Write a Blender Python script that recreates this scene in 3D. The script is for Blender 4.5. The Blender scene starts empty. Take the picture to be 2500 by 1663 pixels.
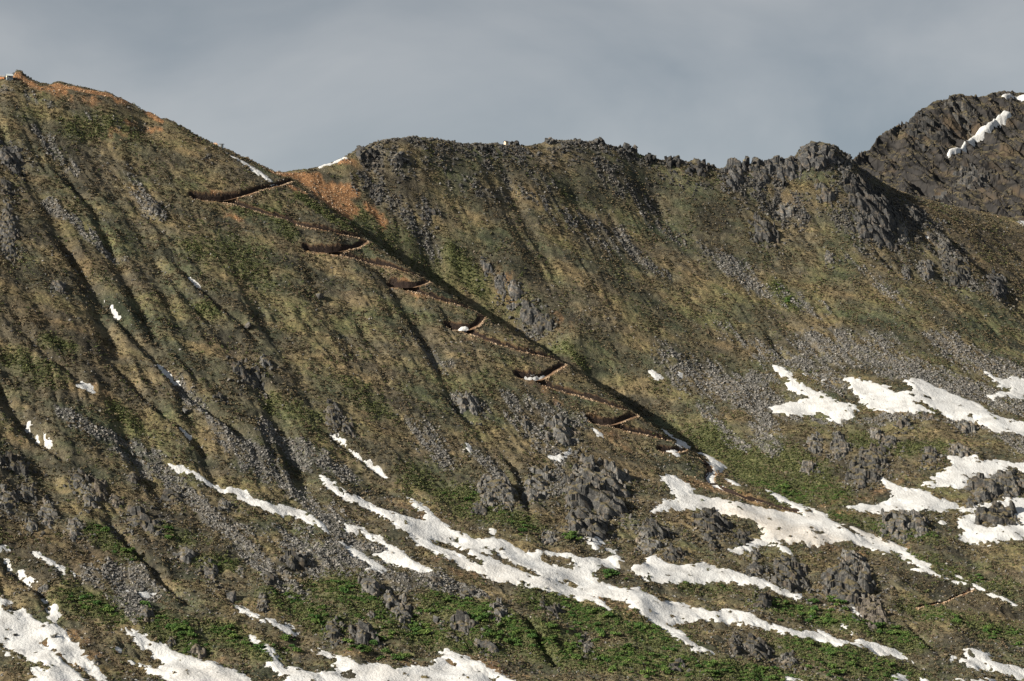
import bpy, bmesh, math, random, time
import numpy as np
T0 = time.time()
R = math.radians
scene = bpy.context.scene
COL = scene.collection

# ------------------------------------------------------------------ camera, sky, sun, exposure
FPX, HOR, CX = 5881.0, 1000.0, 1250.0          # focal length, horizon row and centre column of the 2500 px wide photograph
cam_d = bpy.data.cameras.new('camera')
cam = bpy.data.objects.new('camera', cam_d); COL.objects.link(cam)
cam.location = (0, 0, 0); cam.rotation_euler = (R(90), 0, 0)
cam_d.sensor_width = 36.0; cam_d.lens = 36.0 * FPX / 2500.0
cam_d.shift_y = (HOR - 831.5) / 2500.0
cam_d.clip_start = 0.5; cam_d.clip_end = 20000
scene.camera = cam

SUN_TO = np.array([-0.79, -0.42, 0.435]); SUN_TO /= np.linalg.norm(SUN_TO)   # towards the sun
sun_elev = math.asin(SUN_TO[2]); sun_az = math.atan2(SUN_TO[0], SUN_TO[1])
world = bpy.data.worlds.new('World'); scene.world = world; world.use_nodes = True
nt = world.node_tree; nd = nt.nodes; lk = nt.links
for n in list(nd): nd.remove(n)
wo = nd.new('ShaderNodeOutputWorld'); bg = nd.new('ShaderNodeBackground'); bg.inputs['Strength'].default_value = 0.1
sky = nd.new('ShaderNodeTexSky'); sky.sky_type = 'NISHITA'; sky.sun_disc = False
sky.sun_elevation = sun_elev; sky.sun_rotation = sun_az % (2*math.pi); sky.altitude = 1000
tc = nd.new('ShaderNodeTexCoord'); mp = nd.new('ShaderNodeMapping'); mp.inputs['Scale'].default_value = (1.0, 1.0, 1.9)
mp.inputs['Location'].default_value = (0.62, 0.3, 0.05)
lk.new(tc.outputs['Generated'], mp.inputs['Vector'])
n1 = nd.new('ShaderNodeTexNoise'); n1.inputs['Scale'].default_value = 5.5; n1.inputs['Detail'].default_value = 6; n1.inputs['Roughness'].default_value = 0.5; n1.inputs['Distortion'].default_value = 0.4
lk.new(mp.outputs['Vector'], n1.inputs['Vector'])
cr = nd.new('ShaderNodeValToRGB')
cr.color_ramp.elements[0].position = 0.34; cr.color_ramp.elements[0].color = (0.240, 0.272, 0.304, 1)
cr.color_ramp.elements[1].position = 0.66; cr.color_ramp.elements[1].color = (0.43, 0.44, 0.45, 1)
lk.new(n1.outputs['Fac'], cr.inputs['Fac'])
sc_ = nd.new('ShaderNodeVectorMath'); sc_.operation = 'SCALE'; sc_.inputs['Scale'].default_value = 5.2   # cloud deck radiance before the 0.1 strength
lk.new(cr.outputs['Color'], sc_.inputs[0])
# the cloud deck is a little darker overhead than near the horizon
sp = nd.new('ShaderNodeSeparateXYZ'); lk.new(tc.outputs['Generated'], sp.inputs[0])
mr = nd.new('ShaderNodeMapRange'); mr.inputs['From Min'].default_value = 0.06; mr.inputs['From Max'].default_value = 0.20
mr.inputs['To Min'].default_value = 1.08; mr.inputs['To Max'].default_value = 0.70; lk.new(sp.outputs['Z'], mr.inputs['Value'])
sc2 = nd.new('ShaderNodeVectorMath'); sc2.operation = 'SCALE'; lk.new(sc_.outputs['Vector'], sc2.inputs[0]); lk.new(mr.outputs['Result'], sc2.inputs['Scale'])
mx = nd.new('ShaderNodeMix'); mx.data_type = 'RGBA'; mx.inputs['Factor'].default_value = 0.93
lk.new(sky.outputs['Color'], mx.inputs['A']); lk.new(sc2.outputs['Vector'], mx.inputs['B'])
lk.new(mx.outputs['Result'], bg.inputs['Color']); lk.new(bg.outputs['Background'], wo.inputs['Surface'])

sun_d = bpy.data.lights.new('sun', 'SUN'); sun_d.energy = 5.0; sun_d.angle = R(0.5); sun_d.color = (1.0, 0.895, 0.74)
sun = bpy.data.objects.new('sun', sun_d); COL.objects.link(sun)
from mathutils import Vector, Matrix
sun.rotation_euler = Vector(tuple(SUN_TO)).to_track_quat('Z', 'Y').to_euler()
sun.location = (-800, 900, 900)
scene.view_settings.view_transform = 'Standard'; scene.view_settings.look = 'None'
scene.view_settings.exposure = 1.12; scene.view_settings.gamma = 1.0; scene.view_settings.use_curve_mapping = False
scene.render.engine = 'CYCLES'
scene.cycles.max_bounces = 3; scene.cycles.diffuse_bounces = 2; scene.cycles.glossy_bounces = 1

# ------------------------------------------------------------------ noise and small helpers
_rs = np.random.RandomState(7)
_PERM = _rs.permutation(512).astype(np.int32)
_ANG = _rs.rand(512) * 2 * np.pi
_GX = np.cos(_ANG).astype(np.float32); _GY = np.sin(_ANG).astype(np.float32)
def perlin(x, y, seed=0):
    x = np.asarray(x, np.float32) + seed * 17.31; y = np.asarray(y, np.float32) + seed * 9.77
    xi = np.floor(x); yi = np.floor(y); fx = x - xi; fy = y - yi
    xi = xi.astype(np.int32); yi = yi.astype(np.int32)
    def g(ix, iy, dx, dy):
        h = _PERM[(_PERM[ix & 511] + iy) & 511]
        return _GX[h] * dx + _GY[h] * dy
    u = fx*fx*fx*(fx*(fx*6-15)+10); v = fy*fy*fy*(fy*(fy*6-15)+10)
    a = g(xi, yi, fx, fy); b = g(xi+1, yi, fx-1, fy); c = g(xi, yi+1, fx, fy-1); d = g(xi+1, yi+1, fx-1, fy-1)
    return ((a + u*(b-a)) + v*((c + u*(d-c)) - (a + u*(b-a)))) * 1.5
def fbm(x, y, oct=4, seed=0, gain=0.5):
    s = 0; a = 1; f = 1
    for i in range(oct):
        s = s + a * perlin(x*f, y*f, seed + i*3); a *= gain; f *= 2.03
    return s
def sstep(a, b, x):
    t = np.clip((x - a) / (b - a), 0, 1); return t*t*(3-2*t)

REG = {1: (0,100), 2: (834,300), 3: (1666,200), 4: (0,600), 5: (834,700), 6: (1666,700), 7: (0,1108), 8: (834,1108), 9: (1666,1108)}
def P(r, pts):                         # survey sheets: points read off enlarged parts of the photograph
    ox, oy = REG[r]; return [(ox + x*0.354, oy + y*0.354) for x, y in pts]

# ------------------------------------------------------------------ relief of the mountainside: surveyed points, then a heightfield
def yp(px, py):                        # distance of the plane through the left face
    return 938.0 / (0.6495 - 0.375*(px-CX)/FPX - (HOR-py)/FPX)
def w3(px, py, y): return ((px-CX)/FPX*y, y, (HOR-py)/FPX*y)

SKY = P(1, [(-900,150),(-400,205),(0,252),(60,256),(90,245),(100,222),(112,206),(130,200),(150,207),(175,235),(215,262),(260,290),(280,295),(310,297),(345,310),(380,290),(415,282),(450,292),(500,305),(560,318),(620,330),(680,345),(730,352),(770,365),(800,382),(850,400),(900,428),(930,442),(960,462),(1000,490),(1020,487),(1050,497),(1080,515),(1110,537),(1150,540),(1190,552),(1230,580),(1280,605),(1330,635),(1380,665),(1420,685),(1480,712),(1530,737),(1580,752),(1620,775),(1670,805),(1700,802),(1740,825),(1780,850),(1830,872),(1870,890),(1900,912),(1930,903),(1990,903),(2050,893),(2130,885),(2200,872),(2280,848),(2340,822)]) \
    + P(2, [(0,250),(60,215),(110,180),(150,175),(200,145),(260,125),(330,115),(420,105),(490,97),(560,103),(640,115),(720,128),(745,128),(790,145),(850,150),(920,142),(980,150),(1060,143),(1120,158),(1175,150),(1200,145),(1230,160),(1300,165),(1360,150),(1400,130),(1435,112),(1480,122),(1560,127),(1620,118),(1660,130),(1700,138),(1740,126),(1790,122),(1820,150),(1880,165),(1950,180),(2000,185),(2040,210),(2080,235),(2120,228),(2160,255),(2190,255),(2220,275),(2250,245),(2290,246),(2310,260),(2340,255)]) \
    + P(3, [(0,548),(40,560),(70,540),(95,532),(130,548),(160,575),(220,590),(245,618),(280,615),(310,580),(350,555),(380,560),(408,575),(425,530),(450,540),(468,575),(485,555),(510,548),(540,580),(560,578),(600,555),(650,535),(690,530),(740,548),(780,530),(795,480),(830,460),(860,432),(900,432),(960,413),(1010,430),(1050,440),(1090,470),(1120,495),(1150,540),(1200,582),(1280,625),(1340,668),(1400,708),(1480,756),(1530,785),(1600,812),(1700,835),(1850,860),(1950,880),(2050,900),(2200,942),(2300,958),(2400,990),(2700,1040),(3100,1080)])
SKY = np.array(SKY); SKY = SKY[np.argsort(SKY[:,0], kind='stable')]
FAR_SKY = np.array(P(3, [(700,760),(1000,660),(1165,545),(1210,510),(1240,485),(1290,470),(1320,430),(1340,390),(1400,345),(1440,325),(1480,300),(1550,305),(1590,245),(1620,205),(1680,180),(1730,135),(1760,130),(1835,125),(1840,100),(1880,88),(1950,95),(2050,105),(2100,95),(2140,72),(2250,72),(2356,75),(2700,80),(3100,60)]))

ctl = []                               # (x, y, z) control points
def C(px, py, y): ctl.append(w3(px, py, y))
ridge_y = np.array([(-700,1570),(0,1586),(300,1592),(550,1598),(690,1604),(800,1620),(1000,1660),(1250,1714),(1500,1752),(1750,1785),(1900,1808),(2000,1830),(2078,1850),(2150,1885),(2230,1930),(2350,1965),(2500,1995),(2800,2030),(3200,2040)])
for px in list(range(-650, 3000, 45)):
    py = np.interp(px, SKY[:,0], SKY[:,1]); y = np.interp(px, ridge_y[:,0], ridge_y[:,1])
    x, yy, z = w3(px, py, y); ctl.append((x, yy, z))
    if px % 2 == 0:
        ctl.append((x*1.01, yy+45, z-26)); ctl.append((x*1.03, yy+140, z-85)); ctl.append((x*1.05, yy+330, z-190))
crest = [(690,436),(790,505),(900,590),(975,640),(1050,690),(1115,730),(1180,775),(1280,830),(1380,890),(1470,955),(1550,1010),(1640,1080),(1760,1160)]
for a, b in zip(crest[:-1], crest[1:]):
    for t in (0, 0.5):
        px, py = a[0]+(b[0]-a[0])*t, a[1]+(b[1]-a[1])*t; C(px, py, yp(px, py) - 3)
for p in [(735,452,1600),(800,500,1590),(880,560,1584),(940,608,1588),(1000,655,1589),(1058,690,1594),(1115,725,1592),(1208,790,1586),(1275,828,1580),(1342,868,1573),(1462,945,1558),(1570,1020,1538),(1620,1064,1515),(1680,1105,1503),(1800,1165,1475),(1950,1215,1432)]: C(*p)
for px in (-650, -400, -150, 100, 350, 600, 850, 1100, 1350, 1550):
    for py in (330, 420, 520, 650, 800, 950, 1080):
        top = np.interp(px, SKY[:,0], SKY[:,1]) if px < 680 else np.interp(px, [c[0] for c in crest], [c[1] for c in crest])
        if py > top + 55: C(px, py, yp(px, py))
LX = [-700,0,600,1250,1700,2000,2300,2500,2900,3300]
Y1 = [1165,1243,1312,1385,1447,1470,1482,1492,1512,1535]; YB = [1040,1068,1085,1110,1150,1178,1208,1225,1255,1280]
for px in range(-650, 3200, 220):
    for k, py in enumerate((1160, 1300, 1430, 1560, 1680, 1800)):
        if py < 1200 and 1500 < px < 2000: continue
        t = (py-1150)/513.0; y = np.interp(px, LX, Y1)*(1-t) + np.interp(px, LX, YB)*t
        C(px, py, max(y, 1000))
back = [(800,450,1612),(850,480,1608),(850,530,1592),(900,430,1630),(900,500,1608),(930,560,1595),(1000,500,1618),(1000,580,1599),(1100,480,1642),(1100,600,1604),(1250,500,1660),(1250,650,1608),(1400,500,1690),(1400,650,1632),(1400,800,1576),(1500,560,1690),(1500,760,1610),(1600,520,1730),(1600,700,1655),(1600,880,1580),(1750,550,1732),(1750,720,1668),(1750,900,1600),(1750,1020,1540),(1900,520,1768),(1900,700,1695),(1900,860,1630),(1900,980,1565),(1900,1090,1505),(2050,600,1745),(2050,760,1680),(2050,900,1615),(2050,1010,1555),(2050,1100,1508),
        (2110,450,1850),(2155,490,1835),(2200,530,1818),(2250,600,1790),(2310,680,1758),(2360,760,1718),(2400,840,1685),(2150,640,1745),(2200,760,1690),(2250,880,1638),(2250,960,1588),(2250,1060,1527),(2400,920,1640),(2400,1000,1580),(2300,590,1812),(2360,640,1788),(2400,600,1846),(2420,720,1752),(2500,640,1872),(2500,740,1785),(2500,840,1715),(2500,920,1655),(2500,1000,1592),(2500,1080,1535),(2750,700,1870),(2750,900,1700),(2750,1050,1580)]
for p in back: C(*p)

def rbf_fit(pts):
    pts = np.array(pts); s = 100.0
    XY = pts[:, :2]/s; n = len(pts)
    D = np.sqrt(((XY[:,None]-XY[None])**2).sum(-1)); A = np.zeros((n+3, n+3)); A[:n,:n] = D - 0.02*np.eye(n)
    A[:n,n] = 1; A[:n,n+1:] = XY; A[n,:n] = 1; A[n+1:,:n] = XY.T
    w = np.linalg.solve(A, np.concatenate([pts[:,2], np.zeros(3)]))
    def f(x, y):
        x = np.ravel(x)/s; y = np.ravel(y)/s; out = np.empty(len(x))
        for i in range(0, len(x), 20000):
            a = x[i:i+20000]; b = y[i:i+20000]
            d = np.sqrt((a[:,None]-XY[None,:,0])**2 + (b[:,None]-XY[None,:,1])**2)
            out[i:i+20000] = d @ w[:n] + w[n] + w[n+1]*a + w[n+2]*b
        return out
    return f

class Grid:
    """a heightfield on fan-shaped rows (finer where the mountain is nearer)"""
    def __init__(s, xr0, xr1, nc, ys):
        s.xr = np.linspace(xr0, xr1, nc); s.y = np.asarray(ys, float); s.nc = nc; s.nr = len(ys)
        s.X = s.y[:,None]*s.xr[None]; s.Y = np.repeat(s.y[:,None], nc, 1)
        s.px = CX + s.xr*FPX
    def base(s, f, k=5):
        ci = np.unique(np.r_[np.arange(0, s.nc, k), s.nc-1]); ri = np.unique(np.r_[np.arange(0, s.nr, k), s.nr-1])
        Zc = f(s.X[np.ix_(ri,ci)], s.Y[np.ix_(ri,ci)]).reshape(len(ri), len(ci))
        def mat(idx, n):
            M = np.zeros((n, len(idx)))
            t = np.interp(np.arange(n), idx, np.arange(len(idx))); i = np.minimum(t.astype(int), len(idx)-2); u = t - i
            W = [(-u+2*u*u-u**3)/2, (2-5*u*u+3*u**3)/2, (u+4*u*u-3*u**3)/2, (-u*u+u**3)/2]
            for j in range(4): np.add.at(M, (np.arange(n), np.clip(i+j-1, 0, len(idx)-1)), W[j])
            return M
        s.Z = mat(ri, s.nr) @ Zc @ mat(ci, s.nc).T
    def fit_sky(s, sky, sig, line):          # bring the crest to the surveyed skyline
        e = s.Z/s.Y; cols = np.arange(s.nc)
        guess = np.interp(s.px, line[:,0], line[:,1])
        e2 = np.where(np.abs(s.Y - guess[None]) < 16, e, -9); r = e2.argmax(0); r = np.convolve(np.pad(r, 4, mode='edge'), np.ones(9)/9, 'valid').round().astype(int)
        want = (HOR - np.interp(s.px, sky[:,0], sky[:,1]))/FPX
        yc = s.y[r]; dz = (want - e[r, cols])*yc
        s.Z += dz[None]*np.exp(-((s.Y - yc[None])/sig)**2)
        s.crest_y = yc
    def cum(s): s.cm = np.maximum.accumulate(s.Z/s.Y, axis=0)
    def ray(s, pts):                   # where lines of sight meet the ground -> (x, y, z)
        out = []
        for px, py in pts:
            c = np.interp((px-CX)/FPX, s.xr, np.arange(s.nc)); ci = int(round(c)); zr = (HOR-py)/FPX
            col = s.cm[:, ci]; r = int(np.searchsorted(col, zr))
            if r >= s.nr: y = s.y[int(np.argmax(col >= col[-1]))]
            elif r == 0: y = s.y[0] * 1.0
            else:
                a, b = col[r-1], col[r]; y = s.y[r-1] + (s.y[r]-s.y[r-1])*((zr-a)/(b-a) if b > a else 1)
            out.append(((px-CX)/FPX*y, y, zr*y))
        return np.array(out)
    def h(s, x, y, Z=None):            # bilinear height
        Z = s.Z if Z is None else Z
        x = np.asarray(x, float); y = np.asarray(y, float)
        r = np.clip(np.interp(y, s.y, np.arange(s.nr)), 0, s.nr-1.001); c = np.clip(np.interp(x/y, s.xr, np.arange(s.nc)), 0, s.nc-1.001)
        i = r.astype(int); j = c.astype(int); u = r-i; v = c-j
        return Z[i,j]*(1-u)*(1-v)+Z[i+1,j]*u*(1-v)+Z[i,j+1]*(1-u)*v+Z[i+1,j+1]*u*v

ys = [1030.0]
while ys[-1] < 2075: ys.append(ys[-1] + 0.72 + 0.28*(ys[-1]-1030)/900)
G = Grid(-0.262, 0.262, 1070, ys)
G.base(rbf_fit(ctl))
_k = np.linspace(-800, 3100, 3901); _s = np.interp(_k, SKY[:,0], SKY[:,1])
_sm = np.convolve(np.pad(_s, 40, mode='edge'), np.ones(81)/81, 'valid')
G.fit_sky(np.stack([_k, _sm], 1), 30.0, ridge_y)         # the broad line of the ridge
G.fit_sky(SKY, 5.0, ridge_y)                             # the notches and knobs along it
G.cum()
print('relief base', G.Z.shape, len(ctl), round(time.time()-T0, 1))
# ------------------------------------------------------------------ gullies, ribs, hummocks
X, Y = G.X.astype(np.float32), G.Y.astype(np.float32)
U = X*0.866 + Y*0.5; V = X*0.5 - Y*0.866
def stroke_dist(pts, margin):
    """distance in plan from the grid points near a line; returns (row slice, col slice, distance, side, position along)"""
    p = np.asarray(pts, float)[:, :2]
    y0, y1 = p[:,1].min()-margin, p[:,1].max()+margin
    r0 = max(int(np.searchsorted(G.y, y0)), 0); r1 = min(int(np.searchsorted(G.y, y1))+1, G.nr)
    q0 = min((p[:,0].min()-margin)/y0, (p[:,0].min()-margin)/y1); q1 = max((p[:,0].max()+margin)/y0, (p[:,0].max()+margin)/y1)
    c0 = max(int(np.searchsorted(G.xr, q0)), 0); c1 = min(int(np.searchsorted(G.xr, q1))+1, G.nc)
    if r1-r0 < 2 or c1-c0 < 2: return None
    sl = (slice(r0, r1), slice(c0, c1)); x = X[sl]; y = Y[sl]
    best = np.full(x.shape, 1e9, np.float32); along = np.zeros(x.shape, np.float32); nx = np.zeros(x.shape, np.float32); ny = np.zeros(x.shape, np.float32)
    for k in range(max(len(p)-1, 1)):
        a = p[k]; b = p[min(k+1, len(p)-1)]; d = b-a; L = max(d@d, 1e-9)
        t = np.clip(((x-a[0])*d[0] + (y-a[1])*d[1])/L, 0, 1)
        qx = a[0]+t*d[0]; qy = a[1]+t*d[1]; dd = np.hypot(x-qx, y-qy); m = dd < best
        best[m] = dd[m]; along[m] = k + t[m]; nx[m] = (x-qx)[m]; ny[m] = (y-qy)[m]
    return sl, best, along, nx, ny

GW = 0.8
gullies = [(P(4,[(400,-80),(560,130),(650,260),(830,510),(1000,690),(1230,950),(1500,1180),(1800,1420)]),7,3.4),
 (P(4,[(1150,50),(1310,225),(1500,400),(1650,520),(1800,700)]),6,2.6),
 (P(4,[(-40,850),(40,1050),(130,1175),(350,1375),(480,1520)]),7,4.0),
 (P(4,[(700,720),(960,980),(1200,1210),(1310,1315),(1470,1460)]),5,2.6),
 (P(7,[(700,400),(860,590),(1000,730),(1150,880),(1340,1060)]),5,3.2),
 (P(4,[(60,480),(200,620),(330,760),(520,900),(690,1050)]),6,2.2),
 (P(4,[(1560,720),(1750,900),(1900,1050)]),5,1.6),
 (P(4,[(2200,1230),(2356,1345)])+P(5,[(100,1140),(330,1315)]),5,2.2),
 (P(8,[(1150,150),(1240,280),(1300,430)]),6,3.5),
 (P(5,[(1100,1130),(1210,1250),(1280,1440)]),5,2.4),
 (P(6,[(560,260),(640,400),(740,520)]),6,2.4),
 (P(3,[(1300,1130),(1400,1240),(1490,1340)]),5,2.4),
 (P(2,[(760,900),(830,1050),(960,1150),(1100,1260)]),6,2.2),
 (P(9,[(1530,1150),(1620,1250),(1720,1340),(1830,1450)]),4,1.6),
 (P(8,[(1180,1050),(1300,1200),(1400,1330),(1520,1470)]),5,2.6),
 (P(8,[(320,920),(400,1010),(520,1150)]),4,2.4),
 (P(5,[(700,700),(830,870),(950,980)]),6,2.0),
 (P(1,[(880,1050),(1000,1200),(1250,1400)]),7,2.2),
 (P(1,[(330,800),(560,1050),(860,1350)]),7,2.0),
 (P(4,[(1000,0),(1150,180),(1320,400),(1500,560)]),7,1.8),
 (P(7,[(0,700),(130,810),(290,950),(360,1130)]),5,2.6)]
GUL = np.zeros(G.Z.shape, np.float32)
Z = G.Z.astype(np.float32).copy()
low = sstep(-25, -75, Z).astype(np.float32)
east = sstep(60, 160, X)*sstep(45, 5, Z)
up = 1 - np.maximum(low, east)
nearcrest = sstep(2, 45, np.abs(Y - G.crest_y[None].astype(np.float32)))          # leave the surveyed skyline alone
wob = fbm(X/130, Y/130, 2, 5)*8
rib = fbm((U+wob)/23, V/300, 2, 11, 0.5)
rib2 = fbm((U+wob*1.1+1.2*perlin(X/14, Y/14, 8))/9.0, V/75, 2, 21, 0.5)*np.clip(0.55+1.1*fbm(X/60, Y/60, 2, 77), 0, 1.3)
lump = fbm(X/11, Y/12, 2, 27)
left = sstep(60, -120, X - (Y-1500)*0.1)
_cl = np.array(crest, float); _cq = G.ray([(x_ - 4, y_ + 7) for x_, y_ in crest]); flank = np.ones(Z.shape, np.float32)
_r = stroke_dist(_cq, 70); _side = _r[3]*0.75 + _r[4]*0.66; flank[_r[0]] = np.where(_side > -6, sstep(34, 62, _r[1]), sstep(4, 18, _r[1]))   # smooth turf on the shaded flank of the spur
Z += flank*nearcrest*up*((rib*2.5 - np.abs(rib)*1.1 + 0.3)*(0.75+0.75*left)*np.clip(0.85+0.9*fbm(X/110, Y/110, 2, 79), 0.25, 1.6) - np.abs(rib2)*1.45 + lump*0.5 - np.abs(fbm((U+wob)/4.8, V/34, 2, 29))*0.55)
hum = fbm(X/34, Y/40, 3, 31)
Z += nearcrest*low*(hum*3.0 + fbm(U/12, V/26, 2, 35)*1.0 - np.abs(rib2)*0.9)
Z += nearcrest*east*(1-low)*(fbm(X/30, Y/34, 3, 41)*2.4 - np.abs(rib2)*0.5)
for pts, wd, dp in gullies:
    wd = wd*GW; q = G.ray(pts); r = stroke_dist(q, wd*4)
    if r is None: continue
    sl, d, al, nx_, ny_ = r
    fade = sstep(0, 0.6, al)*sstep(len(pts)-1, len(pts)-1.6, al)
    GUL[sl] = np.maximum(GUL[sl], fade*sstep(wd*0.9, 0, d))
    Z[sl] += fade*dp*(-np.exp(-(d/(wd*0.62))**2) + 0.38*np.exp(-((d-wd*1.35)/(wd*0.8))**2))
# the knoll the lower trail bends round, mounds of spoil on the left skyline are part of the survey
G.Z = Z; G.fit_sky(SKY, 4.0, ridge_y); G.cum()
print('ribs', round(time.time()-T0, 1))

# ------------------------------------------------------------------ the switchback trail, cut into the slope
ARMS = [  # (points, half width) from the saddle downwards
 ([(712,440),(687,451),(640,463),(590,478),(545,487),(505,486),(476,480)], [1.4,1.6,1.6,2,2.7,3.5,3]),
 ([(505,486),(560,492),(595,501),(640,519),(690,531),(760,555),(830,570),(880,579),(899,583)], [2.7,2,1.9,1.9,1.9,2,2.3,2.3,2]),
 ([(899,583),(885,598),(862,608),(830,613),(790,613),(752,607)], [2,1.7,1.7,2.7,3,2.7]),
 ([(790,614),(834,624),(915,642),(976,657),(1021,672),(1048,676)], [2.5,1.9,1.9,2.3,2.2,2.3]),
 ([(1048,676),(1044,688),(1028,699),(1011,703),(985,702),(958,696)], [1.7,1.6,1.7,2.5,3,2.7]),
 ([(990,703),(1032,714),(1082,732),(1130,746),(1168,756),(1180,760)], [2.5,1.9,2,2.3,2,2.3]),
 ([(1180,760),(1178,778),(1163,797),(1147,808),(1122,805),(1100,798)], [1.7,1.6,1.7,2.7,3.2,2.7]),
 ([(1125,806),(1165,817),(1206,836),(1276,856),(1347,873),(1381,882)], [2.5,1.9,1.9,2,2.3,2]),
 ([(1381,882),(1366,899),(1340,918),(1312,929),(1290,925),(1270,915)], [2,1.6,1.7,3,3.5,2.7]),
 ([(1300,928),(1330,938),(1365,953),(1436,969),(1507,994),(1556,1006)], [2.5,1.9,1.9,2,2,2]),
 ([(1556,1006),(1543,1019),(1520,1028),(1489,1036),(1465,1033),(1446,1026)], [2,1.6,1.7,3,3.5,2.7]),
 ([(1475,1034),(1507,1042),(1542,1051),(1595,1063),(1645,1078),(1680,1092)], [2.5,1.9,1.9,2,2.3,2.3]),
 ([(1680,1092),(1662,1101),(1640,1104),(1618,1098)], [1.7,1.7,2.7,2.7]),
 ([(1700,1112),(1738,1142),(1744,1156),(1729,1174),(1748,1190),(1790,1206),(1850,1222),(1950,1250)], [2,2.3,2.2,2.2,2,2,1.9,1.7]),
 ([(2374,1437),(2339,1457),(2268,1478),(2240,1486)], [0.8,0.8,0.8,0.7]),
]
soilT = np.zeros(Z.shape, np.float32); berm = np.zeros(Z.shape, np.float32); soil_shade = np.zeros(Z.shape, np.float32); onpath = np.zeros(Z.shape, np.float32)
Zt = G.Z.astype(np.float32).copy(); Zpre = Zt.copy(); trail_world = []
PATHS = [(ARMS[0][0], ARMS[0][1], None)]          # each descending arm and the arm back from its outer corner make one path
for k in range(1, 12, 2): PATHS.append((ARMS[k][0] + ARMS[k+1][0][1:], ARMS[k][1] + ARMS[k+1][1][1:], len(ARMS[k][0])-1))
PATHS += [(ARMS[13][0], ARMS[13][1], None), (ARMS[14][0], ARMS[14][1], None)]
for pts, hw, corner in PATHS:
    q = G.ray(pts)
    for k, (a_, b_) in enumerate(pts):     # the path keeps to the spur where it rounds the crest
        ymax = yp(a_, b_) + 1.0
        if a_ < 1700 and q[k,1] > ymax: q[k] = w3(a_, b_, ymax)
    qq = [q[0]]; ww = [hw[0]]; cpos = 0.0; k0 = 0
    for a, b, wa, wb in zip(q[:-1], q[1:], hw[:-1], hw[1:]):
        n = max(int(np.hypot(*(b-a)[:2])/3), 1)
        if corner is not None and k0 < corner: cpos += np.hypot(*(b-a)[:2])
        k0 += 1
        for k in range(1, n+1): qq.append(a+(b-a)*k/n); ww.append(wa+(wb-wa)*k/n)
    q = np.array(qq); ww = np.array(ww)
    q[1:-1,:2] += 0.55*np.random.RandomState(len(q)).normal(size=(len(q)-2, 2))
    for k in range(4): q[1:-1] = 0.25*q[:-2] + 0.5*q[1:-1] + 0.25*q[2:]
    zt = G.h(q[:,0], q[:,1]); zt = np.convolve(np.pad(zt, 2, mode='edge'), np.ones(5)/5, 'valid')
    q[:,2] = zt; trail_world.append((q.copy(), ww.copy(), cpos if corner is not None else None))
    sl, d, al, nx_, ny_ = stroke_dist(q, 14)
    w_ = np.interp(al, np.arange(len(q)), ww).astype(np.float32); z_ = np.interp(al, np.arange(len(q)), zt).astype(np.float32) - 0.62*w_
    upside = (nx_*-0.45 + ny_*0.89)
    cut = (upside > 0)
    wall = z_ + 3.6*np.maximum(d - w_ - 0.25, 0) - 0.5*(d > w_)
    zz = Zt[sl]; was = zz.copy()
    zz = np.where((d < w_*0.98), z_, zz)
    zz = np.where(cut & (d >= w_*0.98), np.minimum(zz, np.maximum(wall, z_)), zz)
    fill = z_ - 1.3*np.maximum(d - w_, 0) + 0.45*np.exp(-((d-w_-0.15)/0.55)**2)
    zz = np.where(~cut & (d >= w_*0.7) & (d < w_+6), np.maximum(zz, fill), zz)
    Zt[sl] = zz
    soilT[sl] = np.maximum(soilT[sl], np.maximum((was-zz > 0.25)*1.0, sstep(w_+0.9, w_*0.8, d)))
    soil_shade[sl] = np.maximum(soil_shade[sl], (cut & (was-zz > 0.05) & (d > w_*0.35))*1.0)  # bare cut soil, with the wall's shade painted in
    berm[sl] = np.maximum(berm[sl], (~cut)*np.exp(-((d-w_)/0.65)**2))
    onpath[sl] = np.maximum(onpath[sl], sstep(w_+0.5, w_-0.3, d))
G.Z = Zt; Zmid = Zt.copy(); G.cum()
print('trail', round(time.time()-T0, 1))

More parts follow.
